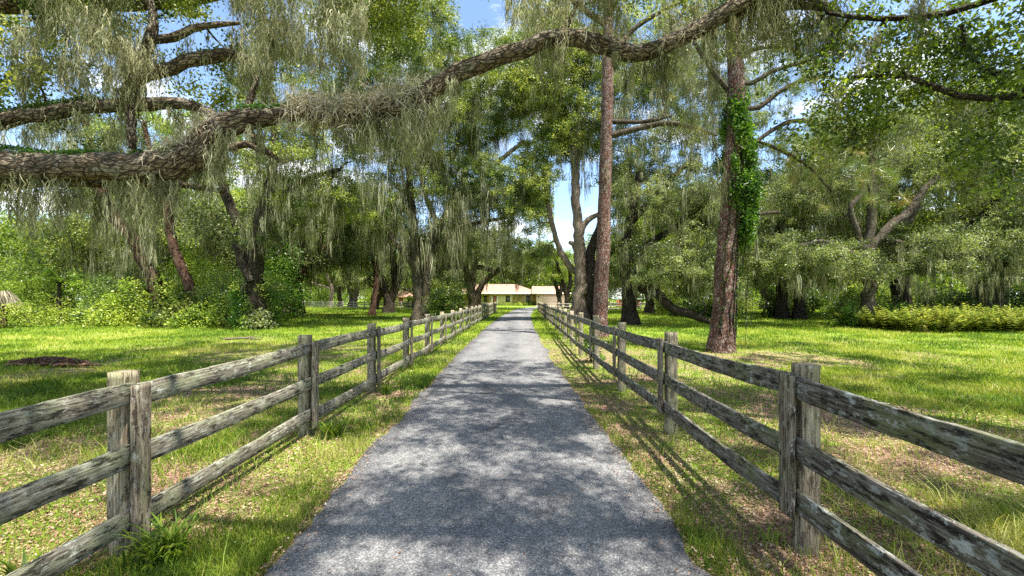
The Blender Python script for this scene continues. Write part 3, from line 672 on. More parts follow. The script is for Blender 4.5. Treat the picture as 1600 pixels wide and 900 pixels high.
near_oak = tree('live_oak', 'massive old live oak reaching in at left, its furrowed mossy limb arching over the driveway', 'tree', A, zo, 101, leaf=.066, per=190, cr=.42, lm='oak', bm='bark_near', moss=(110, .25, 1.3, 26, .013), sides=24, fold=True, ridge=.016, limb_moss=lm_, twig_r=.02)
ff = Acc(); rg = np.random.default_rng(14)
for limb, s0, s1, n in ((A[1], .05, .36, 5200), (A[3], .12, .6, 3000), (A[1], .42, .52, 1200), (A[2], .1, .5, 700)):
    s = smoothline(limb, .1); q = s[rg.integers(int(len(s) * s0), int(len(s) * s1), n)]; pt = fbm(q[:, 0] * 3, q[:, 2] * 3, 5, 3); q = q[pt > .42]; n = len(q)
    ang = rg.normal(size=n) * .55; c = q[:, :3] + np.stack([rg.normal(size=n) * .06, np.sin(ang) * q[:, 3], np.cos(ang) * q[:, 3] + .015 + .05 * rg.random(n)], -1)
    leaves(ff, c, .036 + .025 * rg.random(n), rg, .4, .45, rg.random(n) * .6)
me = ff.mesh('fern_fringe', M['vine']); me.transform(Matrix.Translation(-near_oak.location)); link('fern_fringe', me, near_oak)
# pale mats of dry moss sitting on the limb
mm = Acc(); rg = np.random.default_rng(9)
mats = [(A[1], .345, .405, 2300, .14), (A[1], .47, .59, 4600, .17), (A[1], .72, .84, 700, .12), (A[4], .0, .35, 900, .12)]
for limb, s0, s1, n, sp in mats:
    s = smoothline(limb, .1); q = s[rg.integers(int(len(s) * s0), int(len(s) * s1), n)]
    c = q[:, :3] + rg.normal(size=(n, 3)) * [sp * .6, sp, sp * .8] + np.stack([np.zeros(n), np.zeros(n), q[:, 3] * .7], -1)
    dr = unit(rg.normal(size=(n, 3)) + [0, 0, -.2]); ln = .06 + .17 * rg.random((n, 1)); sdv = unit(np.cross(dr, rg.normal(size=(n, 3)))) * .0048
    mid = c + dr * ln * .5 + rg.normal(size=(n, 3)) * .02; tip = c + dr * ln + np.array([0, 0, -.03])
    Vq = np.stack([c - sdv, c + sdv, mid + sdv, mid - sdv, tip + sdv * .4, tip - sdv * .4], 1).reshape(-1, 3); k = np.arange(n)[:, None] * 6
    mm.add(Vq, np.concatenate([k + [0, 1, 2, 3], k + [3, 2, 4, 5]]), np.tile(rg.random(n), 2))
bl = np.array(near_oak.location); 
me = mm.mesh('moss_mat', M['drymoss']); o_ = link('moss_mat', me, near_oak); me.transform(Matrix.Translation(-Vector(bl)))

# --- near oak at the right whose leafy twigs hang into the view and shade the road
B = [[(10.6, 2.4, 0, .42), (10.5, 2.4, 1.5, .36), (10.3, 2.5, 3.2, .33), (9.7, 2.6, 5, .28), (9, 2.4, 7, .2), (8, 2, 9, .12)],
     [(10.3, 2.5, 3.6, .2)] + PL([(1900, 120, 12, 4.5), (1700, 130, 8, 5.0), (1600, 150, 5.5, 5.3), (1500, 150, 4.5, 5.5), (1420, 120, 3.6, 5.7), (1330, 120, 2.4, 6)], 5.5),
     [(9.8, 2.6, 5, .18)] + PL([(1750, -80, 9, 5.0), (1600, -20, 6, 5.3), (1480, 20, 4.5, 5.6), (1370, 30, 4, 6), (1290, 20, 2.4, 6.4)], 5.5),
     PL([(1500, 40, 4), (1520, 95, 4), (1555, 115, 3.5), (1600, 108, 3)], 5.6),
     [(9.4, 2.5, 6, .2), (7, 1.5, 7.2, .15), (4, 1, 7.8, .11), (1, 1, 8, .06), (-1, 1.5, 8, .03)],
     [(9.4, 2.5, 6.2, .16), (7, .5, 7.6, .11), (4, -1.5, 8.2, .08), (2, -3, 8.4, .04)],
     [(9, 2.4, 7, .16), (7, 3.6, 8.2, .11), (4, 4.6, 8.8, .08), (1.5, 5.2, 9.1, .04)]]
zo = [(*P(1470, 70, 5.8), 1.3, .7, .9, 17), (*P(1340, 130, 6.2), 1.2, .6, .75, 12), (*P(1570, 180, 5.6), .7, .6, .8, 9), (*P(1290, 200, 6.6), .7, .5, .5, 4), (*P(1400, 30, 6.4), 1.3, .6, .6, 9), (*P(1560, 40, 5.8), .7, .5, .8, 6), (*P(1255, 130, 7), .9, .5, .6, 7), (*P(1225, 40, 7), .8, .5, .5, 6),
      (3.7, 1.0, 8.2, 3.9, 2.8, .8, 64, 2.2), (3.9, 4.8, 9.3, 3.6, 1.6, .5, 36, 2.2), (2.0, -3, 8.4, 4, 2.5, .9, 36, 2.4), (9, 2, 9.5, 4, 4, 2, 46, 3), (3.0, 3.7, 8.5, 2.6, 1.6, .5, 32, 1.4), (12, 8, 11, 4, 3, .8, 40, 3)]  # overhead clumps, unseen by the camera, put in to dapple road and lawn
tree('live_oak', 'near oak beyond the right fence with dark glossy leafy twigs drooping into the sky', 'tree', B, zo, 102, leaf=.068, per=92, cr=.36, lm='near_leaf', bm='bark_dark', moss=(30, .2, .7, 14, .009), sides=14, fold=True, twig_r=.016, asp=.46, up=.2,
     limb_moss=np.concatenate([curtain(1425, 1450, -20, 40, 5.6, 5.8, 26), curtain(1330, 1380, 40, 80, 5.9, 6.2, 10), curtain(1260, 1600, 20, 220, 5.6, 6.6, 44)]))

# --- tall pines
dL = 18.0
pL = [[base_at(938, dL, 12)] + PL([(938, 500, 11.5), (940, 440, 11), (943, 380, 10.3), (945, 300, 9.8), (947, 220, 9.3), (949, 140, 9), (950, 60, 8), (952, -60, 7), (950, -200, 5)], dL),
      PL([(955, 212, 5), (1000, 200, 4.5), (1045, 192, 4), (1085, 200, 3), (1120, 212, 2)], dL), PL([(952, 190, 4), (1010, 190, 3), (1050, 180, 2)], dL),
      PL([(950, 100, 5), (985, 50, 4), (1030, 20, 3), (1090, -10, 2)], dL), PL([(950, 40, 5), (905, 10, 4), (860, -30, 2)], dL), PL([(950, -20, 5), (1000, -60, 4), (1080, -90, 2)], dL)]
tree('pine_tree', 'tall straight pine with flaking pinkish bark and stringy dead vines close behind the right fence', 'tree', pL, [(*P(1060, 120, dL), 1.6, 1.2, 1.4, 10), (*P(1020, -60, dL), 3, 2.5, 2.2, 22), (*P(900, -90, dL), 2.5, 2, 1.6, 14), (*P(1080, 205, dL), .9, .8, .5, 6), (*P(1060, 10, dL), 1.6, 1, .9, 10)], 111,
     leaf=.26, per=60, cr=.28, lm='pine_needle', bm='bark_pine', moss=(150, .3, 1.5, 7, .02), sides=14, asp=.012, pine=True, alt=('bark', (1, 2, 3, 4, 5)), rough=.1, limb_moss=moss_along(pL[0], 90, (.25, .75)))
dN = 13.3
pN = [[base_at(1127, dN, 18)] + PL([(1129, 520, 17), (1132, 460, 16), (1136, 400, 15.5), (1141, 330, 14.5), (1147, 250, 14), (1150, 180, 13), (1150, 120, 12), (1146, 60, 10), (1142, -20, 9), (1140, -120, 6)], dN),
      PL([(1155, 340, 3.4), (1180, 336, 3.1), (1205, 332, 2.7), (1218, 332, 2.4)], dN),
      PL([(1152, 250, 2.7), (1190, 215, 3.1), (1235, 190, 3.1), (1280, 192, 2.7), (1330, 220, 2.0), (1370, 250, 1.4)], dN),
      PL([(1152, 170, 4.1), (1185, 168, 4.1), (1215, 145, 3.7), (1250, 127, 3.1), (1290, 120, 2.0)], dN),
      PL([(1150, 130, 4.1), (1175, 130, 3.4), (1205, 112, 3.4), (1245, 100, 2.7), (1280, 88, 2.0)], dN),
      PL([(1150, 95, 3.4), (1175, 78, 3.4), (1228, 72, 2.7), (1252, 88, 2.0)], dN),
      PL([(1155, 210, 2.0), (1220, 235, 2.7), (1265, 262, 2.0), (1300, 300, 1.4)], dN),
      PL([(1148, 150, 4.1), (1120, 120, 4.1), (1100, 90, 3.4), (1080, 60, 2.0)], dN), PL([(1146, 40, 4.1), (1190, 0, 3.4), (1260, -40, 2.0)], dN)]
tree('pine_tree', 'red barked pine wrapped in bright green climbing vine beyond the right fence', 'tree', pN, [(*P(1290, 230, dN), 2.1, 1.1, 1.1, 34), (*P(1230, 130, dN), 1.3, .8, .7, 12), (*P(1250, 190, dN), 1.2, .8, .6, 12), (*P(1200, -60, dN), 2.6, 2, 1.3, 18), (*P(1100, 40, dN), 1.2, 1, .8, 8), (*P(1370, 300, dN + 1), 1.6, 1, .9, 10)], 112,
     leaf=.27, per=60, cr=.26, lm='pine_needle', bm='bark_pine', moss=(150, .3, 1.5, 9, .014), sides=18, asp=.009, pine=True, alt=('bark', (1, 2, 3, 4, 5, 6, 7, 8)), rough=.1, ridge=.008,
     limb_moss=np.concatenate([curtain(1070, 1125, 60, 260, 13.4, 14.4, 80), curtain(1118, 1134, 240, 300, 12.8, 13, 14), curtain(1060, 1120, 60, 150, 13, 14, 50)]))
vn = thing('climbing_vine', 'bright green leafy vine clinging to the red barked pine with tendrils trailing down', 'vine', (*pN[0][0][:2], 0))
va = Acc(); rg = np.random.default_rng(21); n = 25000; nl = 60
ly = 160 + 215 * rg.random(nl); lw = np.interp(ly, [160, 200, 260, 330, 380], [.18, .50, .55, .50, .15]); la = rg.random(nl) * 6.283; lr = .10 + .26 * rg.random(nl)
q = rg.integers(0, nl, n); py_ = ly[q] + rg.normal(size=n) * 7; an_ = la[q]; rr_ = lw[q] * (.5 + .5 * vnoise(q * 1.7, q * .3, 2))
cx_ = np.interp(py_, [160, 250, 380], [1150, 1153, 1162])
c = np.stack([(cx_ - VX) * dN / FP + rr_ * np.cos(an_), dN + rr_ * np.sin(an_), CH - (py_ - HZ) * dN / FP], -1) + unit(rg.normal(size=(n, 3))) * (lr[q] * rg.random(n) ** .5)[:, None] - [*pN[0][0][:2], 0]
leaves(va, c, .07 + .05 * rg.random(n), rg, .5, .5, np.clip(rg.random(n) * .6 + .5 * vnoise(q * 1.3, q * .7, 3), 0, 1))
link('foliage', va.mesh('foliage', M['vine']), vn)
tcx = np.array([[p_[1], p_[0]] for p_ in [(1127, 552), (1129, 520), (1132, 460), (1136, 400), (1141, 330), (1147, 250), (1150, 180)]])
for k in range(5):
    yq = np.linspace(550, 190 + 30 * k, 26); xq = np.interp(yq, tcx[::-1, 0], tcx[::-1, 1]); a0 = -2.6 + k * .55 + np.cumsum(rg.normal(size=26)) * .12
    rad_ = np.interp(yq, [190, 550], [.28, .385]); pts = np.stack([(xq - VX) * dN / FP + rad_ * np.cos(a0) - pN[0][0][0], rad_ * np.sin(a0), CH - (yq - HZ) * dN / FP, np.linspace(.022, .008, 26)], -1)
    a = Acc(); tube(a, smoothline(pts, .12), 6, .2, rg, cap=False); link('stem', a.mesh('stem', M['bark_dark'], bark=True, smooth=True), vn)
    q_ = smoothline(pts, .05)[:, :3]; q_ = np.repeat(q_[rg.random(len(q_)) < .4], 3, 0); q_ = q_ + rg.normal(size=q_.shape) * .04
    b_ = Acc(); leaves(b_, q_, .065, rg, .2, .5, rg.random(len(q_)) * .8); link('foliage', b_.mesh('foliage', M['vine']), vn)
vt = Acc(); vs = Acc()
for k in range(15):
    x = 1150 + rg.random() * 24; d = dN - .35 + rg.random() * .5; y1 = 420 + rg.random() * 120
    pts = [(*(P(x + rg.normal() * 2, yq, d) - [*pN[0][0][:2], 0]), .006) for yq in np.linspace(350, y1, 6)]
    tube(vt, smoothline(pts, .2), 4, 0, rg, cap=False, T=.2)
    q = np.array(smoothline(pts, .05))[:, :3]; q = np.repeat(q, 3, 0); q = q + rg.normal(size=q.shape) * .05
    leaves(vs, q, .05, rg, .2, .5, rg.random(len(q)) * .6)
link('stem', vt.mesh('stem', M['bark_dark'], bark=True), vn); link('foliage', vs.mesh('foliage', M['oak']), vn)

# --- named oaks, left to right
def sp_limbs(base, fork, rng, n, reach, rise, r0, droop=.0, az=None):
    """limbs spreading from a fork"""
    o = []
    az = az if az is not None else (np.arange(n) + rng.random(n) * .6) / n * 2 * np.pi
    for a in az:
        re, ri = reach * (.75 + .5 * rng.random()), rise * (.5 + .9 * rng.random()); d = np.array([np.cos(a), np.sin(a)])
        f = np.array(fork[:3])
        p1 = f + [*(d * re * .28), ri * .40]; p2 = f + [*(d * re * .6), ri * .75]; p3 = f + [*(d * re), ri * .9 - droop]
        for p in (p1, p2, p3): p[:2] += rng.normal(size=2) * re * .06
        o.append([(*f, r0), (*p1, r0 * .75), (*p2, r0 * .5), (*p3, r0 * .22)])
    return o
def crown_zones(limbs, n, rad, flat=.75, lift=.3):
    z = []
    for l in limbs:
        for p, w in ((l[-1], 1), (l[-2], .7)):
            z.append((p[0], p[1], p[2] + lift, rad, rad, rad * flat, int(n * w)))
    return z

# leaning vine-grown trunks by the thicket
dC = 23.0
tC = [[base_at(398, dC, 15)] + PL([(398, 480, 15), (397, 440, 14), (400, 400, 12), (408, 350, 10), (420, 300, 8), (428, 240, 6), (430, 150, 4)], dC),
      PL([(397, 430, 10), (388, 390, 9), (372, 350, 8), (355, 310, 7), (345, 270, 6), (330, 200, 4)], dC), PL([(410, 350, 6), (440, 310, 6), (480, 280, 4), (530, 265, 3)], dC),
      PL([(392, 440, 6), (378, 410, 6), (366, 380, 4)], dC - .6)]
tree('live_oak', 'oak with a forked dark trunk standing at the right end of the leafy thicket', 'tree', tC,
     [(*P(470, 230, dC), 4, 3, 3, 46), (*P(330, 230, dC), 3, 2.5, 2, 20), (*P(540, 310, dC + 1), 2.3, 2, 1.8, 22), (*P(430, 340, dC), 2, 1.5, 1.7, 14), (*P(560, 130, dC + 2), 4.2, 3, 4, 70), (*P(610, 40, dC), 4, 3, 2.6, 50), (*P(390, 130, dC + 2), 4, 3, 2.5, 26), (*P(400, 460, dC), .8, .7, 1.1, 10)], 121, leaf=.11, per=170, cr=.55, lm='oak', bm='bark_dark', moss=(560, .5, 2.4, 8, .026), sides=12, limb_moss=np.concatenate([curtain(380, 520, 230, 360, 21.5, 24, 260), curtain(500, 600, 120, 330, 22, 25, 160)]))
dB = 26.0
tree('leaning_tree', 'slender reddish trunk leaning left out of the middle of the thicket', 'tree',
     [[base_at(303, dB, 9)] + PL([(302, 490, 7.5), (296, 450, 7), (280, 410, 7), (268, 370, 6.5), (262, 330, 6), (250, 290, 5), (235, 240, 4), (225, 190, 3)], dB), PL([(262, 330, 5), (285, 290, 4), (300, 250, 3)], dB)],
     [(*P(240, 190, dB), 3, 2.4, 2, 26), (*P(310, 260, dB), 2, 2, 1.6, 12)], 122, leaf=.11, per=150, cr=.55, lm='bright', bm='bark_red', moss=(120, .5, 2.2, 8, .026))
tree('leaning_tree', 'thick moss draped trunk leaning far left inside the thicket', 'tree',
     [[base_at(262, 27, 12)] + PL([(250, 470, 10), (232, 420, 9), (205, 370, 9), (180, 340, 9), (162, 310, 8.5), (148, 270, 7), (140, 220, 5), (130, 170, 4)], 27), PL([(162, 310, 6), (190, 270, 5), (210, 230, 3)], 27)],
     [(*P(120, 200, 27), 3.5, 2.5, 2, 24), (*P(200, 240, 27), 2, 2, 1.6, 12)], 123, leaf=.11, per=150, cr=.55, lm='oak_grey', bm='bark_red', moss=(300, .6, 3.0, 8, .028), limb_moss=curtain(140, 250, 270, 400, 26, 27, 160))
dD = 46.0
tree('live_oak', 'pale trunked oak with a dark twin stem on a bare patch right of the thicket', 'tree',
     [[base_at(452, dD, 7)] + PL([(449, 470, 6.5), (444, 445, 6), (438, 420, 5.5), (434, 390, 5), (430, 340, 4)], dD), PL([(444, 470, 5), (440, 440, 5), (425, 420, 5), (422, 380, 4)], dD), PL([(438, 420, 5), (455, 395, 4), (470, 360, 3)], dD)],
     [(*P(450, 340, dD), 5, 4, 3.5, 44), (*P(420, 400, dD), 2.4, 2, 1.5, 10), (*P(500, 390, dD), 2.5, 2, 1.5, 12)], 124, leaf=.15, per=130, cr=.8, lm='oak_grey', bm='bark_pale', moss=(220, .8, 3, 7, .05))
dF = 40.0
tree('live_oak', 'thin crooked reddish trunked oak alone on the left lawn', 'tree',
     [[base_at(583, dF, 5)] + PL([(584, 475, 4.5), (587, 450, 4.5), (588, 425, 4), (586, 405, 4), (578, 380, 4), (570, 350, 3)], dF), PL([(588, 420, 3.5), (596, 405, 3.5), (606, 370, 3)], dF), PL([(586, 410, 3), (570, 395, 3), (555, 370, 2)], dF)],
     [(*P(575, 330, dF), 4.4, 4, 3.4, 42), (*P(560, 400, dF), 2, 2, 1, 8)], 125, leaf=.14, per=130, cr=.75, lm='oak', bm='bark_red', moss=(260, .8, 3.0, 7, .045))
tree('live_oak', 'dark oak with several curved stems rising from a bare sandy patch', 'tree',
     [[base_at(608, 47, 8)] + PL([(607, 470, 7), (600, 450, 6), (592, 430, 5), (590, 410, 4), (600, 370, 3)], 47), PL([(610, 475, 6), (616, 440, 5), (614, 400, 5), (612, 350, 3)], 47), PL([(612, 470, 5), (622, 440, 5), (628, 400, 4), (640, 360, 3)], 47)],
     [(*P(610, 330, 47), 5, 4, 4, 46), (*P(650, 380, 47), 2.6, 2.4, 1.6, 12)], 126, leaf=.15, per=130, cr=.8, lm='oak_grey', bm='bark_dark', moss=(260, .8, 3.2, 7, .05))
dH = 31.0
tH = [[base_at(658, dH, 11)] + PL([(657, 480, 10.1), (655, 450, 10.1), (652, 420, 9.4), (648, 385, 7.8), (645, 340, 6.2), (640, 280, 4.7), (632, 200, 3.1)], dH), PL([(664, 490, 7.0), (667, 450, 7.0), (668, 420, 6.2), (674, 385, 5.5), (690, 350, 4.7), (705, 310, 3.1)], dH - .3), PL([(655, 430, 6.2), (640, 405, 5.5), (618, 380, 4.7), (600, 350, 3.1)], dH),
      PL([(670, 400, 4.7), (700, 370, 3.9), (740, 350, 3.1), (790, 340, 2.3)], dH)]
tree('live_oak', 'broad multi stemmed oak draped in moss just beyond the left fence', 'tree', tH,
     [(*P(650, 220, dH), 5.5, 4.5, 5, 90), (*P(750, 160, dH), 4.5, 3.5, 4, 70), (*P(690, 60, dH), 5, 4, 3.5, 50), (*P(730, 300, dH), 4.0, 3, 2.6, 34), (*P(590, 330, dH), 3, 3, 2.4, 26), (*P(700, 380, dH + 1), 2.6, 2.2, 1.4, 16), (*P(790, 320, dH), 2.4, 2.4, 1.6, 12), (*P(690, 460, dH - .5), .8, .8, 1.0, 12)], 127, leaf=.12, per=190, cr=.62, lm='oak', bm='bark', moss=(900, .8, 3.6, 8, .034), sides=12, limb_moss=np.concatenate([curtain(590, 720, 200, 400, 29, 32, 260), curtain(700, 810, 280, 370, 29, 31, 130)]))
dJ = 46.0
tJ = [[base_at(741, dJ, 8)] + PL([(738, 470, 7), (733, 445, 6), (728, 420, 5), (722, 390, 4), (715, 350, 3)], dJ), PL([(744, 480, 6), (748, 455, 5), (757, 440, 5), (768, 430, 4), (785, 418, 3), (800, 412, 2)], dJ), PL([(720, 482, 5), (716, 450, 5), (712, 420, 4), (706, 380, 3)], dJ), PL([(738, 470, 5), (739, 440, 5), (742, 410, 4), (752, 370, 3)], dJ), PL([(730, 425, 4), (750, 418, 4), (775, 424, 3), (795, 420, 2)], dJ)]
tree('live_oak', 'many stemmed oak by the far end of the left fence, arching toward the house', 'tree', tJ,
     [(*P(720, 370, dJ), 4.4, 4, 2.6, 46), (*P(770, 385, dJ), 4, 3.5, 2.2, 40), (*P(800, 420, dJ), 2.6, 2, 1.0, 22), (*P(835, 395, dJ), 2.0, 2, 1.6, 20), (*P(700, 440, dJ), 2.2, 2, .8, 14), (*P(730, 280, dJ), 5, 4, 4, 50)], 128, leaf=.15, per=170, cr=.75, lm='oak_grey', bm='bark', moss=(480, .6, 2.6, 7, .045), limb_moss=curtain(700, 850, 340, 425, 43, 47, 120))
# over-driveway crowns
tree('live_oak', 'tall leafy oak filling the middle of the view behind the left trees', 'tree',
     [[base_at(700, 60, 7)] + PL([(702, 440, 7), (705, 380, 6), (720, 300, 5), (740, 200, 4), (750, 120, 3)], 60), PL([(705, 380, 5), (670, 320, 4), (650, 240, 3)], 60), PL([(715, 320, 5), (770, 260, 4), (820, 220, 3)], 60)],
     [(*P(740, 170, 60), 10, 6, 9, 110), (*P(790, 300, 60), 6, 5, 5, 50), (*P(640, 180, 60), 7, 6, 8, 80), (*P(850, 150, 62), 5, 5, 9, 60), (*P(848, 330, 60), 2.6, 3, 4.8, 44), (*P(800, 60, 60), 8, 6, 6, 60)], 129, leaf=.20, per=170, cr=1.1, lm='oak', bm='bark', moss=(320, 1, 3.6, 7, .06))
dK = 30.0
tK = [[base_at(905, dK, 13)] + PL([(905, 470, 11), (906, 430, 10), (905, 385, 9), (903, 350, 7.5), (900, 310, 7), (899, 270, 6), (898, 230, 5.5), (897, 190, 5), (905, 150, 4), (900, 90, 3)], dK),
      PL([(916, 495, 12), (920, 460, 12), (921, 430, 11), (922, 400, 8), (930, 370, 6), (944, 335, 5), (962, 290, 4), (985, 240, 2)], dK + .3), PL([(904, 385, 6), (907, 362, 6), (914, 350, 5), (925, 340, 4), (938, 333, 3)], dK),
      PL([(903, 400, 4), (896, 382, 4), (889, 378, 3)], dK), PL([(897, 190, 4), (880, 165, 3.5), (868, 130, 3)], dK), PL([(926, 495, 7), (931, 460, 6), (938, 430, 5), (950, 400, 4), (975, 380, 3)], dK),
      PL([(921, 430, 5), (900, 425, 5), (880, 400, 5), (868, 370, 4), (858, 330, 4), (850, 280, 3)], dK + .5)]
tree('live_oak', 'double trunked oak, one pale and one black stem, behind the right fence', 'tree', tK,
     [(*P(880, 150, dK), 4.5, 3.5, 4.4, 66), (*P(835, 300, dK), 2.2, 2, 3, 26), (*P(990, 260, dK + 1), 3.2, 3, 4.5, 50), (*P(830, 400, dK + 3), 1.8, 2, 1.1, 10), (*P(1010, 130, dK), 4.5, 3, 4, 66), (*P(860, 90, dK), 4, 3, 3, 40), (*P(908, 205, dK + 1), 2.2, 2, 2.8, 50), (*P(850, 240, dK), 1.6, 1.6, 2.4, 30), (*P(845, 150, dK), 2.4, 2, 3, 36), (*P(880, 60, dK), 3, 2, 3, 30), (*P(940, 60, dK), 3, 3, 3, 30), (*P(965, 400, dK), 1.6, 1.6, 1.5, 10)], 131, alt=('bark_dark', (1, 5)), leaf=.12, per=180, cr=.6, lm='oak', bm='bark_pale', moss=(560, .6, 3.0, 8, .033), sides=12, limb_moss=np.concatenate([curtain(945, 1000, 200, 400, 29, 32, 120), curtain(890, 925, 90, 290, 29, 31, 60)]))
for i_, (px, d, lab) in enumerate(((874, 66, 'small twin stemmed oak in front of the garage end of the house'), (886, 58, 'slim oak leaning left between the garage and the double trunked oak'))):
    t = [[base_at(px, d, 4)] + PL([(px, 470, 3.6), (px - 4, 450, 3), (px - 12, 425, 2.6), (px - 18, 400, 2)], d), PL([(px, 465, 3), (px + 5, 440, 3), (px + 3, 410, 2)], d)]
    tree('live_oak', lab, 'tree', t, [(*P(px - 10, 415, d), 3.6, 3, 2.2, 30), (*P(px - 25, 395, d), 2.4, 2.2, 1.5, 16)], 132 + i_, leaf=.17, per=130, cr=.8, lm='bright' if i_ else 'oak_grey', bm='bark_dark', moss=(90, .5, 2, 6, .05))
dQ = 25.0
tQ = [[base_at(984, 27, 12)] + PL([(982, 460, 10, 27), (978, 430, 9, 27), (976, 400, 8, 27), (985, 340, 6, 27), (1000, 260, 5, 27)], 27),
      PL([(978, 425, 8, 27), (992, 442, 8, 26.5), (1010, 452, 7.5, 26), (1030, 462, 7, 25.5), (1050, 482, 7, 25), (1075, 490, 6, 24.5), (1100, 500, 5, 24), (1118, 507, 3, 23.6)], dQ),
      PL([(978, 410, 7, 27), (1010, 385, 6, 26.6), (1050, 360, 5, 26), (1100, 350, 4, 25.6)], dQ), PL([(985, 350, 5, 27), (1030, 300, 5, 26.5), (1080, 250, 4, 26)], 27), PL([(1030, 462, 3, 25.5), (1026, 435, 3, 25.4), (1034, 405, 2, 25.2)], dQ)]
tree('live_oak', 'oak behind the tall pines with a heavy dark limb sweeping down to the lawn', 'tree', tQ,
     [(*P(1050, 410, dQ), 3.2, 2.4, 1.6, 42), (*P(1090, 330, dQ + 1), 4, 3, 3, 56), (*P(1020, 300, dQ + 2), 3, 3, 3.4, 40), (*P(1100, 200, dQ + 3), 4.5, 3, 3.6, 66), (*P(1050, 90, dQ + 3), 4, 3, 3, 46), (*P(1200, 120, dQ + 4), 4, 3, 3.4, 44), (*P(1200, 270, dQ + 3), 3, 2.4, 2.4, 26), (*P(1110, 450, dQ), 2.2, 1.8, .8, 18), (*P(1180, 400, dQ + 2), 3, 2.5, 2, 34)], 134, leaf=.105, per=200, cr=.55, lm='oak_grey', bm='bark_dark', moss=(620, .5, 2.0, 8, .028), sides=12, limb_moss=np.concatenate([curtain(965, 1190, 260, 450, 23.5, 27, 330), curtain(960, 1180, 90, 250, 24, 28, 200)]))
dO = 24.0
tO = [[base_at(1355, dO, 13)] + PL([(1356, 480, 8.6), (1358, 440, 8.6), (1350, 400, 7.9), (1352, 382, 7.2)], dO),
      PL([(1352, 400, 6.5), (1335, 398, 5.8), (1310, 388, 5.0), (1285, 378, 4.3), (1255, 384, 3.6), (1225, 380, 2.2)], dO), PL([(1348, 400, 5.8), (1342, 370, 4.3), (1334, 345, 4.3), (1330, 320, 3.6), (1345, 305, 3.6), (1352, 270, 2.9)], dO),
      PL([(1352, 395, 6.5), (1360, 360, 6.5), (1362, 320, 5.8), (1362, 280, 4.3), (1360, 230, 2.9)], dO), PL([(1355, 395, 7.2), (1375, 372, 6.5), (1395, 350, 6.5), (1425, 325, 5.8), (1445, 295, 4.3), (1480, 270, 2.9), (1540, 260, 2.2)], dO), PL([(1400, 348, 4.3), (1420, 345, 4.3), (1436, 320, 2.9)], dO + .5),
      PL([(1375, 372, 4.3), (1450, 390, 3.6), (1520, 400, 2.9), (1600, 410, 2.2)], dO)]
tree('live_oak', 'wide spreading oak on the right lawn with many thick limbs above a leafy base', 'tree', tO,
     [(*P(1260, 400, dO), 3, 2.4, 1.5, 36), (*P(1350, 425, dO - 1.0), 2.2, 1, .4, 7), (*P(1440, 400, dO), 3, 2.6, 1.5, 40), (*P(1540, 390, dO), 3, 2.6, 1.8, 44), (*P(1620, 340, dO), 2.6, 2.4, 2.4, 26), (*P(1240, 320, dO + 2), 2.4, 2, 1.6, 20), (*P(1485, 265, dO + 1), 4, 2.6, 2.0, 52), (*P(1350, 225, dO + 1.5), 4, 2.6, 1.5, 36), (*P(1590, 260, dO), 3, 3, 2.4, 40), (*P(1300, 285, dO + 2), 3, 2.4, 2, 30), (*P(1440, 180, dO + 4), 5, 3, 2.2, 44), (*P(1570, 150, dO + 3), 4, 3, 2.6, 40)], 135, leaf=.105, per=190, cr=.55, lm='oak_grey', bm='bark', moss=(700, .4, 1.7, 8, .026), sides=12, limb_moss=np.concatenate([curtain(1230, 1320, 380, 450, 21.5, 25, 90), curtain(1400, 1600, 370, 450, 21.5, 25, 170), curtain(1200, 1600, 200, 330, 24.5, 27, 150)]))
for i_, (px, d, r, lab) in enumerate(((1222, 34, 8, 'dark trunked oak beyond the lawn, left one of a close pair'), (1249, 33.5, 8, 'dark trunked oak beyond the lawn, right one of a close pair'))):
    t = [[base_at(px, d, r)] + PL([(px, 470, r), (px + 3 * (2 * i_ - 1), 430, r * .8), (px + 6 * (2 * i_ - 1), 380, r * .6), (px + 10 * (2 * i_ - 1), 300, r * .35)], d), PL([(px, 445, r * .5), (px + 40 * (2 * i_ - 1), 420, r * .35), (px + 80 * (2 * i_ - 1), 420, 2)], d)]
    tree('live_oak', lab, 'tree', t, [(*P(px + 30 * (2 * i_ - 1), 400, d), 4, 3, 2.1, 56), (*P(px + 20 * (2 * i_ - 1), 310, d), 4, 3.4, 3, 48)], 136 + i_, leaf=.13, per=180, cr=.7, lm='oak_grey', bm='bark_dark', moss=(420, .6, 2.4, 7, .035))
tree('dead_tree', 'bare pale dead tree with bleached crooked limbs beyond the left lawn', 'tree',
     [[base_at(517, 78, 3)] + PL([(518, 465, 2.8), (519, 450, 2.6), (514, 438, 2.2), (510, 428, 1.8)], 78), PL([(518, 452, 2), (505, 447, 1.8), (492, 444, 1.4), (486, 440, 1)], 78), PL([(519, 450, 2), (524, 438, 1.8), (530, 428, 1.3), (533, 418, .8)], 78)], [], 138, bm='bark_pale', moss=None, sides=8)
tree('live_oak', 'black double trunked oak at the far left fence', 'tree',
     [[base_at(552, 74, 6)] + PL([(551, 465, 5), (546, 445, 4.4), (540, 420, 4), (534, 390, 2.5)], 74), PL([(554, 470, 5), (558, 445, 4), (560, 420, 3), (562, 390, 2)], 74)],
     [(*P(548, 380, 74), 7, 5, 4, 46)], 139, leaf=.2, per=130, cr=1.1, lm='oak', bm='bark_dark', moss=(220, 1, 4, 6, .07))

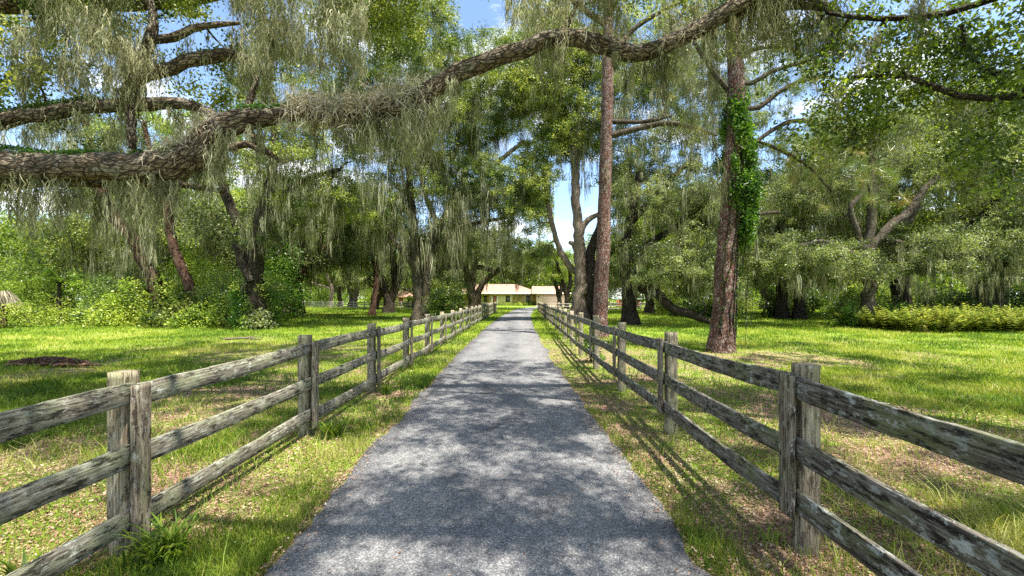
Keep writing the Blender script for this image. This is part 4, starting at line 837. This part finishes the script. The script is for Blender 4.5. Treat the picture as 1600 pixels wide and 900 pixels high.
# --- further oaks: five grown forms, copied
def form(seed, h, spread, lm, bm, stems=1):
    rng = np.random.default_rng(seed)
    r = h * .028 + .1; fk = (rng.normal() * .4, rng.normal() * .4, h * .24, r)
    l = [[(0, 0, 0, r * 1.1), (.1, 0, h * .1, r), fk, (fk[0] + .6, fk[1] + .2, h * .5, r * .6), (fk[0], fk[1], h * .78, r * .2)]]
    l += sp_limbs(None, fk, rng, 5, spread, h * .42, r * .55, droop=h * .05); l += sp_limbs(None, (fk[0] + .4, fk[1], h * .42, r * .5), rng, 4, spread * .7, h * .42, r * .4)
    z = crown_zones(l[1:], 12, spread * .33, .7, .4) + [(0, 0, h * .82, spread * .5, spread * .5, h * .14, 24), (0, 0, h * .46, spread * .95, spread * .95, h * .09, 20)]
    return l, z
forms = []
spec = [(201, 13, 6.5, 'oak', 'bark'), (202, 15, 7.5, 'oak_grey', 'bark_dark'), (203, 12, 6, 'bright', 'bark'), (204, 17, 8, 'oak', 'bark_dark'), (205, 11, 5.5, 'oak_grey', 'bark_red')]
spots = [  # x, y, form, scale, turn, label
    (-33, 36, 0, 1.0, .3, 'oak rising behind the far left end of the thicket'), (-24, 38, 2, 1.05, 1.2, 'yellow green tree rising behind the middle of the thicket'), (-41, 44, 1, 1.0, 2.2, 'tall grey green oak farthest left behind the thicket'),
    (-19, 36, 4, 1.1, 3.0, 'oak just behind the right part of the thicket'), (-30, 50, 3, .9, 4.0, 'large oak well behind the thicket'), (-21, 62, 4, 1.0, 5.0, 'oak behind the pale trunked oak on the left lawn'),
    (-36, 84, 2, 1.0, .9, 'oak beyond the left fence line, left of the dead tree'), (-24, 92, 2, 1.0, 1.9, 'oak beyond the left fence line, right of the dead tree'), (-14.5, 84, 2, .75, 2.5, 'oak left of the house behind the multi stemmed oaks'),
    (-9, 57, 4, 1.0, .2, 'oak between the thin reddish oak and the end of the left fence'), (-50, 70, 3, 1.0, 1.3, 'oak at the far left woodland edge'), (-48, 34, 2, 1.0, 5.4, 'light green tree at the left rim of the thicket'),
    (15, 46, 2, 1.05, .5, 'oak behind the sweeping limb at the right of the pines'), (22, 50, 1, 1.15, 2.8, 'oak behind the close pair of dark trunks'), (30, 44, 2, 1.3, 3.6, 'oak behind the wide spreading oak, left of its trunk'),
    (33, 35, 3, 1.05, 1.1, 'oak to the right behind the wide spreading oak'), (43, 38, 3, 1.1, 4.4, 'oak above the fern bed'), (42, 29, 0, 1.2, 5.2, 'oak at the right edge above the ferns'), (52, 44, 3, 1.0, .1, 'tall oak farthest right behind the ferns'),
    (21, 72, 0, .85, 1.6, 'oak just left of the red shed'), (31, 80, 2, .85, 2.1, 'yellow green tree just right of the red shed'), (40, 66, 3, .9, .7, 'large oak beyond the meadow fence on the right'), (55, 66, 1, 1.0, 3.3, 'grey green oak at the right woodland edge'),
    (-5.5, 126, 3, .8, .4, 'broad oak behind the middle of the house roof'), (4, 124, 1, .8, 1.4, 'grey green oak behind the right part of the house roof'), (-17, 118, 0, 1.1, 2.4, 'oak behind the left end of the house'), (16, 122, 4, 1.0, 3.4, 'oak behind the garage end of the house'), (30, 108, 0, 1.1, 4.6, 'oak beyond the garage to the right of the house')]
roots = {}
for (x, y, f, s, rz, lab) in spots:
    if f not in roots:
        sd_, h, spd, lm, bm = spec[f]; l, z = form(sd_, h, spd, lm, bm)
        o = tree('live_oak', lab, 'tree', l, z, sd_ + 50, leaf=.17, per=115, cr=.85, lm=lm, bm=bm, moss=(620, .8, 3.6, 7, .045), sides=8, gap=False); roots[f] = o; cp = o
    else:
        src = roots[f]; cp = src.copy(); COL.objects.link(cp)
        for ch in list(src.children):
            c = ch.copy(); COL.objects.link(c); c.parent = cp
    cp.location = (x, y, 0); cp.rotation_euler = (0, 0, rz); cp.scale = (s,) * 3; cp['label'] = lab; cp['group'] = 'oaks of the surrounding woodland'

# --- far-off wood
fw = Acc(); rg = np.random.default_rng(303)
n = 1500; an = R(-68) + R(136) * rg.random(n); dd = 100 + 50 * rg.random(n); cx_, cy_ = np.sin(an) * dd, np.cos(an) * dd
cyk = (cy_ > 112) | (np.abs(cx_ / np.maximum(cy_, 1)) > .45); cx_, cy_ = cx_[cyk], cy_[cyk]; n = len(cx_)
tz = 1 + 15 * rg.random(n)
azp = cx_ / cy_
tz = np.where((azp > .06) & (azp < .23), np.minimum(tz, 9), tz)
k_ = np.repeat(np.arange(n), 330); c = np.stack([cx_[k_], cy_[k_], tz[k_]], -1) + rg.normal(size=(len(k_), 3)) * [2.4, 2, 1.5]; c = c[(c[:, 2] > .2)]
leaves(fw, c, .42 + .3 * rg.random(len(c)), rg, .5, .6, np.clip(np.repeat(rg.random(n) * .6, 330)[:len(c)] + rg.random(len(c)) * .4, 0, 1))
tag(link('far_wood', fw.mesh('far_wood', M['bright'])), kind='stuff')

# --- thicket of shrubs at the left, bushes and ferns at the right
def shrub(name, label, cat, c, rx, ry, h, n, leaf, mat, seed, group=None, stems=7, lobes=16, asp=.5, z0=0):
    rng = np.random.default_rng(seed); root = thing(name, label, cat, (c[0], c[1], float(gz(np.array(c[0]), np.array(c[1])))), 0, group)
    a = Acc(); q = unit(rng.normal(size=(lobes, 3))); q[:, 2] = np.abs(q[:, 2]); lc = q * (.35 + .55 * rng.random((lobes, 1))) * [rx, ry, h]; lc[:, 2] += z0
    lr = (.14 + .22 * rng.random(lobes)) * min(rx, h)
    k = rng.integers(0, lobes, n); v = unit(rng.normal(size=(n, 3))) * (.6 + .45 * rng.random((n, 1)) ** .6)
    p = lc[k] + v * lr[k][:, None] + rng.normal(size=(n, 3)) * .05
    fill = int(n * .25); p[:fill] = unit(rng.normal(size=(fill, 3))) * [rx * .8, ry * .8, h * .75] * (rng.random((fill, 1)) ** .4); p[:fill, 2] = np.abs(p[:fill, 2])
    sel = p[:, 2] > .03; p = p[sel]; kk = k[sel]
    leaf = leaf * (.75 + .7 * (seed % 5) / 4)
    leaves(a, p, leaf * (.6 + .7 * rng.random(len(p))), rng, .8, asp, np.clip((rng.random(lobes) * .75 - .05)[kk] + rng.random(len(p)) * .42, 0, 1))
    link('foliage', a.mesh('foliage', M[mat]), root)
    s = Acc()
    for _ in range(stems):
        e = lc[rng.integers(0, lobes)]; tube(s, smoothline([(rng.normal() * .15, rng.normal() * .15, -.1, .03), (e[0] * .5, e[1] * .5, e[2] * .5, .022), (*e, .008)], .4), 5, 0, rng)
    link('stem', s.mesh('stem', M['bark'], bark=True), root); return root
G_ = 'shrubs of the left thicket'
th = [(-29.5, 25, 2.0, 2, 2.2, 'bright', 'low yellow green shrub beside the palmetto with dead fronds'), (-26.0, 27, 2.4, 2.4, 5.2, 'dark', 'dark shrub second from the left in the thicket'), (-24.5, 25.5, 2.2, 2, 3.2, 'bright', 'waist high bright shrub in front of the dark one'),
      (-21.8, 27.5, 2.6, 2.4, 6.2, 'bright', 'tall yellow green shrub mound in the left half of the thicket'), (-20.5, 25, 1.9, 1.6, 2.6, 'oak', 'mid green leafy shrub at the front of the thicket'), (-18.6, 26.5, 2.2, 2, 5.0, 'dark', 'dark shrub under the far leaning trunk'),
      (-17.2, 24.3, 1.7, 1.4, 2.3, 'bright', 'light green shrub at the foot of the reddish leaning trunk'), (-16.0, 25.5, 1.9, 1.8, 4.6, 'vine', 'green vine mound between the leaning trunk and the forked oak'), (-14.3, 22.6, 1.4, 1.0, 1.5, 'oak_grey', 'greyish brushy shrub beside the forked dark trunk'),
      (-18.9, 24.0, 1.6, 1.1, 1.5, 'bright', 'knee high leafy bush in the centre front of the thicket'), (-32.5, 27, 3, 2.5, 5.5, 'bright', 'tall light shrub at the far left end of the thicket'), (-23.5, 31, 3, 2.5, 8.2, 'bright', 'tallest yellow green mound at the back of the thicket'),
      (-28.5, 31, 3, 2.5, 7.4, 'oak', 'tall mid green mound at the back left of the thicket'), (-18.0, 30, 3, 2.3, 7.8, 'vine', 'tall vine covered mound at the back right of the thicket'), (-36, 30, 4, 3, 6.5, 'oak', 'dark bank of leaves beyond the far left shrub')]
for i_, (x, y, rx, ry, h, mt, lab) in enumerate(th):
    shrub('shrub', lab, 'shrub', (x, y), rx, ry, h, int(3400 * rx * h / 4) if rx * h < 10 else 12500, .13, mt, 400 + i_, G_, 8, 22 + int(h * 6))
shrub('shrub', 'bright green bush on the left side of the wide oak trunk', 'shrub', (19.4, 23.6), 1.0, .8, 1.9, 6500, .11, 'vine', 430, 'bushes at the foot of the wide oak')
shrub('shrub', 'rounded vivid green bush on the right side of the wide oak trunk', 'shrub', (21.9, 23.7), 1.15, .9, 1.9, 7500, .11, 'vine', 431, 'bushes at the foot of the wide oak')
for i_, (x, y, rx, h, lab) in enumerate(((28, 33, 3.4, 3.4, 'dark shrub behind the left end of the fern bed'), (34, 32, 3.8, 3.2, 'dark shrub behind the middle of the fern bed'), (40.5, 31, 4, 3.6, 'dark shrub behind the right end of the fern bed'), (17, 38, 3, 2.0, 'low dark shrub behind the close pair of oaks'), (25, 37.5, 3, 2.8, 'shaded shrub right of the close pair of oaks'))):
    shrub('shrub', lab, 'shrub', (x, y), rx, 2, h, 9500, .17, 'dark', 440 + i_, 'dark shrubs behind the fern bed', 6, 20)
for i_, (px, w, h, lab) in enumerate(((792, 1.6, .9, 'low pale green shrub under the left house window'), (808, 2.2, 1.0, 'flowering low shrubs before the stone front of the house'), (829, .9, 1.35, 'round clipped bush beside the garage corner'), (822, 1.2, .9, 'small shrub under the right house window'))):
    shrub('shrub', lab, 'shrub', (hx(px), HY - 1.2), w, .7, h, 1500, .2, 'bright', 450 + i_, 'foundation shrubs along the house', 3, 8)
for i_, (x, y, rx, h, lab) in enumerate(((-44, 92, 5, 5.5, 'bright bank of leaves behind the far left fence, left end'), (-33, 96, 5, 5, 'bright bank of leaves behind the dead pale tree'), (-23, 98, 4.5, 5.5, 'bright bank of leaves beyond the double trunked black oak'), (-17, 72, 2.6, 3.4, 'light green bush beyond the sandy patch on the left lawn'), (-12.5, 62, 2.2, 3.2, 'light green bush behind the broad mossy oak'),
        (21, 56, 3, 3.6, 'light green bush beyond the sweeping dark limb'), (29, 54, 3.6, 4.2, 'light green bush between the close pair and the wide oak'), (40, 48, 4, 4.5, 'light green bush deep behind the wide spreading oak'), (50, 52, 4.5, 5, 'light green bush at the far right woodland edge'))):
    shrub('shrub', lab, 'shrub', (x, y), rx, 2.4, h, 9000, .24, 'bright', 475 + i_, 'bushes with sunlit leaf colour at the woodland edge', 6, 34)  # added to brighten the midground; the sunlit look is put into leaf colour
shrub('shrub', 'leafy bush around the base of the dark multi stemmed oaks at left fence', 'shrub', (-6.0, 30.2), .9, .7, 1.9, 3800, .12, 'dark', 460)
shrub('shrub', 'climbing greenery at the base of the forked thicket oak', 'shrub', (-14.8, 22.2), .7, .5, 3.0, 3600, .11, 'vine', 461)
shrub('shrub', 'weedy vine tangle sprouting over the right fence near the pine', 'shrub', (2.15, 11.2), .28, .4, 1.35, 900, .07, 'vine', 462, z0=0)

def frond_plant(name, label, cat, c, n, L_, mat, seed, width=.05, leaflets=16, elev=(.3, 1.1), group=None):
    rng = np.random.default_rng(seed); root = thing(name, label, cat, (*c, 0), 0, group); a = Acc(); V = []; T = []
    for _ in range(n):
        az = rng.random() * 6.283; el = elev[0] + (elev[1] - elev[0]) * rng.random(); ln = L_ * (.7 + .5 * rng.random())
        t = np.linspace(0, 1, leaflets); r = ln * t * np.cos(el); z = ln * (t * np.sin(el) - .38 * t ** 2)
        c_ = np.stack([r * np.cos(az), r * np.sin(az), z + .1], -1); side = np.array([-np.sin(az), np.cos(az), 0])
        out_ = np.array([np.cos(az), np.sin(az), 0.])
        for sgn in (-1, 1):
            lw = ln * .22 * np.sin(np.pi * np.clip(t * .85 + .12, 0, 1))[:, None]
            tip = c_ + side * sgn * lw + out_ * lw * .5 + [0, 0, -.02]; wv = out_ * width * .5
            V.append(np.stack([c_ - wv, c_ + wv, tip + wv * .3, tip - wv * .3], 1).reshape(-1, 3)); T.append(np.full(leaflets, rng.random() * .6) + rng.random(leaflets) * .4)
    V = np.concatenate(V); a.add(V, np.arange(len(V)).reshape(-1, 4), np.concatenate(T)); return root, a
r_, a = frond_plant('palmetto', 'palmetto with drooping tan dead fronds at the left end of the thicket', 'palm', (-30.2, 24.2), 20, 1.5, 'bright', 470, .06, 14, (.1, 1.3))
link('foliage', a.mesh('foliage', M['bright']), r_)
a2 = Acc(); rg = np.random.default_rng(5); n = 420; an_ = rg.random(n) * 6.283; top = np.stack([.25 * np.cos(an_), .25 * np.sin(an_), 1.9 + .3 * rg.random(n)], -1)
strips(a2, top, (.4 + .5 * rg.random(n)), .04, rg, 3, .3, rg.random(n) * .6, lean=np.stack([.3 * np.cos(an_), .45 * np.sin(an_)], -1)); link('dead_fronds', a2.mesh('dead_fronds', M['drymoss']), r_)
ts = Acc(); tube(ts, smoothline([(0, 0, -.2, .17), (0, 0, 1, .15), (0, 0, 2.1, .13)], .3), 8, .2, rg); link('trunk', ts.mesh('trunk', M['bark_red'], bark=True, smooth=True), r_)
r_, a = frond_plant('cabbage_palm', 'young palm with stiff green fan fronds standing up in the left thicket', 'palm', (-30.4, 27.3), 34, 1.7, 'bright', 471, .12, 12, (.4, 1.5))
for v_ in a.V: v_[:, 2] += 2.6
link('crown', a.mesh('crown', M['vine']), r_); ts = Acc(); tube(ts, smoothline([(0, 0, -.2, .14), (0, 0, 1.4, .12), (0, 0, 2.8, .11)], .3), 8, .2, rg); link('trunk', ts.mesh('trunk', M['bark'], bark=True, smooth=True), r_)

# fern bed at the right: nobody could count it
fb = Acc(); rg = np.random.default_rng(81); nf = 5200
fx = 19.4 + 17 * rg.random(nf) ** .9; fy = 19.9 + 5.5 * rg.random(nf) + (fx - 23) * .02; hgt = (.55 + .7 * rg.random(nf)) * (.7 + .75 * fbm(fx * 1.1, fy * 1.1, 4)); az = rg.random(nf) * 6.283; el = .75 + .7 * rg.random(nf)
t = np.linspace(.12, 1, 8)
cA = np.stack([fx[:, None] + hgt[:, None] * t * (np.cos(el) * np.cos(az))[:, None], fy[:, None] + hgt[:, None] * t * (np.cos(el) * np.sin(az))[:, None], hgt[:, None] * (t[None] * np.sin(el)[:, None] * 1.45 - .42 * t[None] ** 2)], -1)
sdv = np.stack([-np.sin(az), np.cos(az), az * 0], -1)[:, None, :]; ov = np.stack([np.cos(az), np.sin(az), az * 0], -1)[:, None, :]
for sgn in (-1, 1):
    lw = (.26 * np.sin(np.pi * (t * .8 + .1)))[None, :, None]; tip = cA + sdv * sgn * lw + ov * lw * .4; V = np.stack([cA - ov * .045, cA + ov * .045, tip + ov * .012 + [0, 0, .05], tip - ov * .012 + [0, 0, .05]], 2).reshape(-1, 3)
    fb.add(V, np.arange(len(V)).reshape(-1, 4), np.repeat(rg.random(nf), 8))
tag(link('fern_bed', fb.mesh('fern_bed', M['fern'])), kind='stuff')

# --- rotten log, branch debris
lg = thing('rotten_log', 'crumbling reddish rotten log lying in the grass left of the left fence', 'log', (-11.9, 10.6, 0))
a = Acc(); rg = np.random.default_rng(12); tube(a, smoothline([(-1.3, .1, .06, .07), (-.3, 0, .12, .115), (.4, -.03, .12, .10), (.85, .02, .06, .05)], .08), 14, .3, rg, ridge=.03); link('trunk_piece', a.mesh('trunk_piece', M['bark_red'], bark=True, smooth=True), lg)
for k in range(4):
    a = Acc(); x = -.9 + k * .62 + rg.random() * .2; tube(a, smoothline([(x - .25, -.16, .03, .035), (x, -.2 + rg.random() * .08, .07, .04), (x + .3, -.12, .04, .02)], .06), 7, .4, rg); link('bark_slab', a.mesh('bark_slab', M['wood_rot']), lg)
br_ = thing('fallen_branch', 'broken grey branch lying on the left lawn in front of the forked oak', 'branch', (-11.3, 17.0, 0)); a = Acc()
tube(a, smoothline([(-.8, 0, .05, .05), (0, .05, .09, .045), (.8, -.05, .05, .02)], .15), 7, .3, rg); link('trunk_piece', a.mesh('trunk_piece', M['bark_pale'], bark=True), br_)
a = Acc(); tube(a, smoothline([(0, .05, .09, .03), (.3, .3, .13, .02), (.5, .55, .06, .01)], .15), 6, .3, rg); link('twig', a.mesh('twig', M['bark_pale'], bark=True), br_)

# ------------------------------------------------------------------ grass, weeds, litter
def place(n, d0, d1, rng, wide=1.42):
    d = d0 * (d1 / d0) ** rng.random(n); x = (rng.random(n) * 2 - 1) * wide * d; return x, d
def bare(x, y):                                   # 0 lush .. 1 bare litter
    b = fbm(x * .55 + 40, y * .42 + 13, 21, 5)
    rstrip = np.exp(-((x - 2.9) / 1.7) ** 2) * np.clip((19 - y) / 5, 0, 1) * .36
    lstrip = np.exp(-((x + 4.6) / 2.3) ** 2) * np.clip((15 - y) / 6, 0, 1) * .26
    verge = np.exp(-((x + 1.95) / .45) ** 2) * -.12 + np.exp(-((x + 1.7) / .7) ** 2) * -.05
    nearp = np.exp(-(((x - 3.9) / 2.4) ** 2 + ((y - 18) / 2.2) ** 2)) * .3 + np.exp(-(((x - 7.2) / 2.0) ** 2 + ((y - 12.3) / 1.3) ** 2)) * .35 + np.exp(-(((x + 11.3) / 4) ** 2 + ((y - 30) / 1.5) ** 2)) * .1
    far = np.clip((np.hypot(x, y) - 9) / 14, 0, 1) * -.14
    return np.clip((b + rstrip + lstrip + verge + nearp + far - .45) * 6, 0, 1)
def offroad(x, y, m=0.0):
    w = HALF + m; return (np.abs(x - road_x(y)) > w) & ~((x > 4.2) & (x < 20.3) & (y > 82.5))
def blades(n, d0, d1, seed, mat, name, h0, wd, jit, cond, hs=1.0, bend=.5):
    rng = np.random.default_rng(seed); x, y = place(n, d0, d1, rng)
    y = y + rng.normal(size=n) * .05
    k = cond(x, y, rng); x, y = x[k], y[k]; n = len(x)
    cl_ = fbm(x * 3.1, y * 3.1, 5, 3); h = (h0 * (.5 + .9 * rng.random(n)) * (.45 + 1.1 * cl_)) * (1 + .03 * y) * hs
    w = wd * (y / 3) ** .75; az = rng.random(n) * 6.283; ln = bend * h * (.3 + rng.random(n)); la = rng.random(n) * 6.283
    z0 = gz(x, y) - .005; c = np.stack([x, y, z0], -1); s = np.stack([np.cos(az) * w * .5, np.sin(az) * w * .5, az * 0], -1)
    m1 = c + np.stack([np.cos(la) * ln * .3, np.sin(la) * ln * .3, h * .6], -1); tp = c + np.stack([np.cos(la) * ln, np.sin(la) * ln, h], -1)
    V = np.stack([c - s, c + s, m1 + s * .8, m1 - s * .8, tp + s * .15, tp - s * .15], 1).reshape(-1, 3); q = np.arange(n)[:, None] * 6
    a = Acc(); dry = fbm(x * .9 + 5, y * .9, 33, 4); dk = fbm(x * .22 + 9, y * .22 + 4, 61, 3); tt = np.clip((dry - .5) * 1.6 + (dk - .5) * .9 + .06 + rng.random(n) * .66, 0, 1)
    a.add(V, np.concatenate([q + [0, 1, 2, 3], q + [3, 2, 4, 5]]), np.tile(tt, 2)); tag(link(name, a.mesh(name, M[mat])), kind='stuff')
cnd = lambda x, y, rng: offroad(x, y, .02 - .05 * rng.random(len(x))) & (rng.random(len(x)) > bare(x, y) * .93)
blades(420000, 1.7, 9, 71, 'grass', 'verge_grass', .066, .0055, .1, cnd)
blades(430000, 8, 75, 72, 'drygrass', 'meadow_grass', .060, .0055, .1, cnd)
blades(46000, 1.8, 12, 73, 'grass', 'tall_grass', .15, .006, .1, lambda x, y, rng: offroad(x, y, .1) & (fbm(x * 1.3, y * 1.3, 15, 3) > .56) & (rng.random(len(x)) > bare(x, y) * .7), 1.0, .9)
# small-leaved creeping weeds
rg = np.random.default_rng(74); n = 150000; x, y = place(n, 1.7, 14, rg); k = offroad(x, y, .05) & (fbm(x * 1.6 + 3, y * 1.6, 44, 3) > .46) & (rg.random(n) > bare(x, y) * .72); x, y = x[k], y[k]
a = Acc(); leaves(a, np.stack([x, y, gz(x, y) + .012 + .03 * rg.random(len(x))], -1), .016 * (y / 3) ** .6 * (.7 + .7 * rg.random(len(x))), rg, 1.3, .75, rg.random(len(x)) * .8)
tag(link('creeping_weeds', a.mesh('creeping_weeds', M['bright'])), kind='stuff')
# fallen leaves
n = 190000; x, y = place(n, 1.7, 18, rg); b_ = bare(x, y); k = offroad(x, y, -.02) & (rg.random(n) < .22 + .8 * b_); x, y = x[k], y[k]
a = Acc(); leaves(a, np.stack([x, y, gz(x, y) + .006 + .012 * rg.random(len(x))], -1), .026 * (y / 3) ** .45 * (.6 + .8 * rg.random(len(x))), rg, 2.0, .42, rg.random(len(x)))
n = 3600; y2 = 2 + 26 * rg.random(n) ** 1.2; s_ = np.where(rg.random(n) < .9, np.sign(rg.random(n) - .5) * (HALF - .22 * rg.random(n) ** 2.2), (rg.random(n) * 2 - 1) * HALF); x2 = road_x(y2) + s_
leaves(a, np.stack([x2, y2, np.full(n, .053)], -1), .028, rg, 3.0, .45, rg.random(n))
tag(link('leaf_litter', a.mesh('leaf_litter', M['deadleaf'])), kind='stuff')

def tuft(label, x, y, n, h, seed, mat='grass'):
    rng = np.random.default_rng(seed); r_ = thing('grass_tuft', label, 'grass tuft', (x, y, 0), 0, None); a = Acc(); segs = 5
    az = rng.random(n) * 6.283; hh = h * (.5 + .6 * rng.random(n)); out_ = hh * (.3 + .9 * rng.random(n)); w = .006 + .004 * rng.random(n)
    b = rng.normal(size=(n, 2)) * .05; t = np.linspace(0, 1, segs + 1)
    cx = b[:, :1] + out_[:, None] * t ** 1.5 * np.cos(az)[:, None]; cy_ = b[:, 1:] + out_[:, None] * t ** 1.5 * np.sin(az)[:, None]; cz = hh[:, None] * (1.35 * t - .55 * t ** 2.4) 
    s = np.stack([-np.sin(az), np.cos(az), az * 0], -1)[:, None, :] * (w[:, None] * (1 - .85 * t ** 2))[:, :, None]
    c = np.stack([cx, cy_, cz], -1); V = np.stack([c - s, c + s], 2).reshape(-1, 3); q = np.arange(n)[:, None] * (segs + 1) * 2
    a.add(V, np.concatenate([q + [2 * i, 2 * i + 1, 2 * i + 3, 2 * i + 2] for i in range(segs)]), np.tile(rng.random(n) * .75, segs)); link('blades', a.mesh('blades', M[mat]), r_)
tuft('large arching grass tuft at the foot of the nearest left fence post', -2.32, 2.72, 150, .30, 1)
tuft('grass tuft at the foot of the second left fence post', -2.3, 5.15, 90, .26, 2)
tuft('small tuft of dark grass against the third left fence post', -2.35, 7.5, 70, .24, 3)
tuft('small weed tuft at the foot of the nearest right fence post', 1.82, 2.95, 26, .12, 4)
tuft('low grass tuft inside the left fence by the nearest post', -2.95, 2.5, 60, .22, 5)
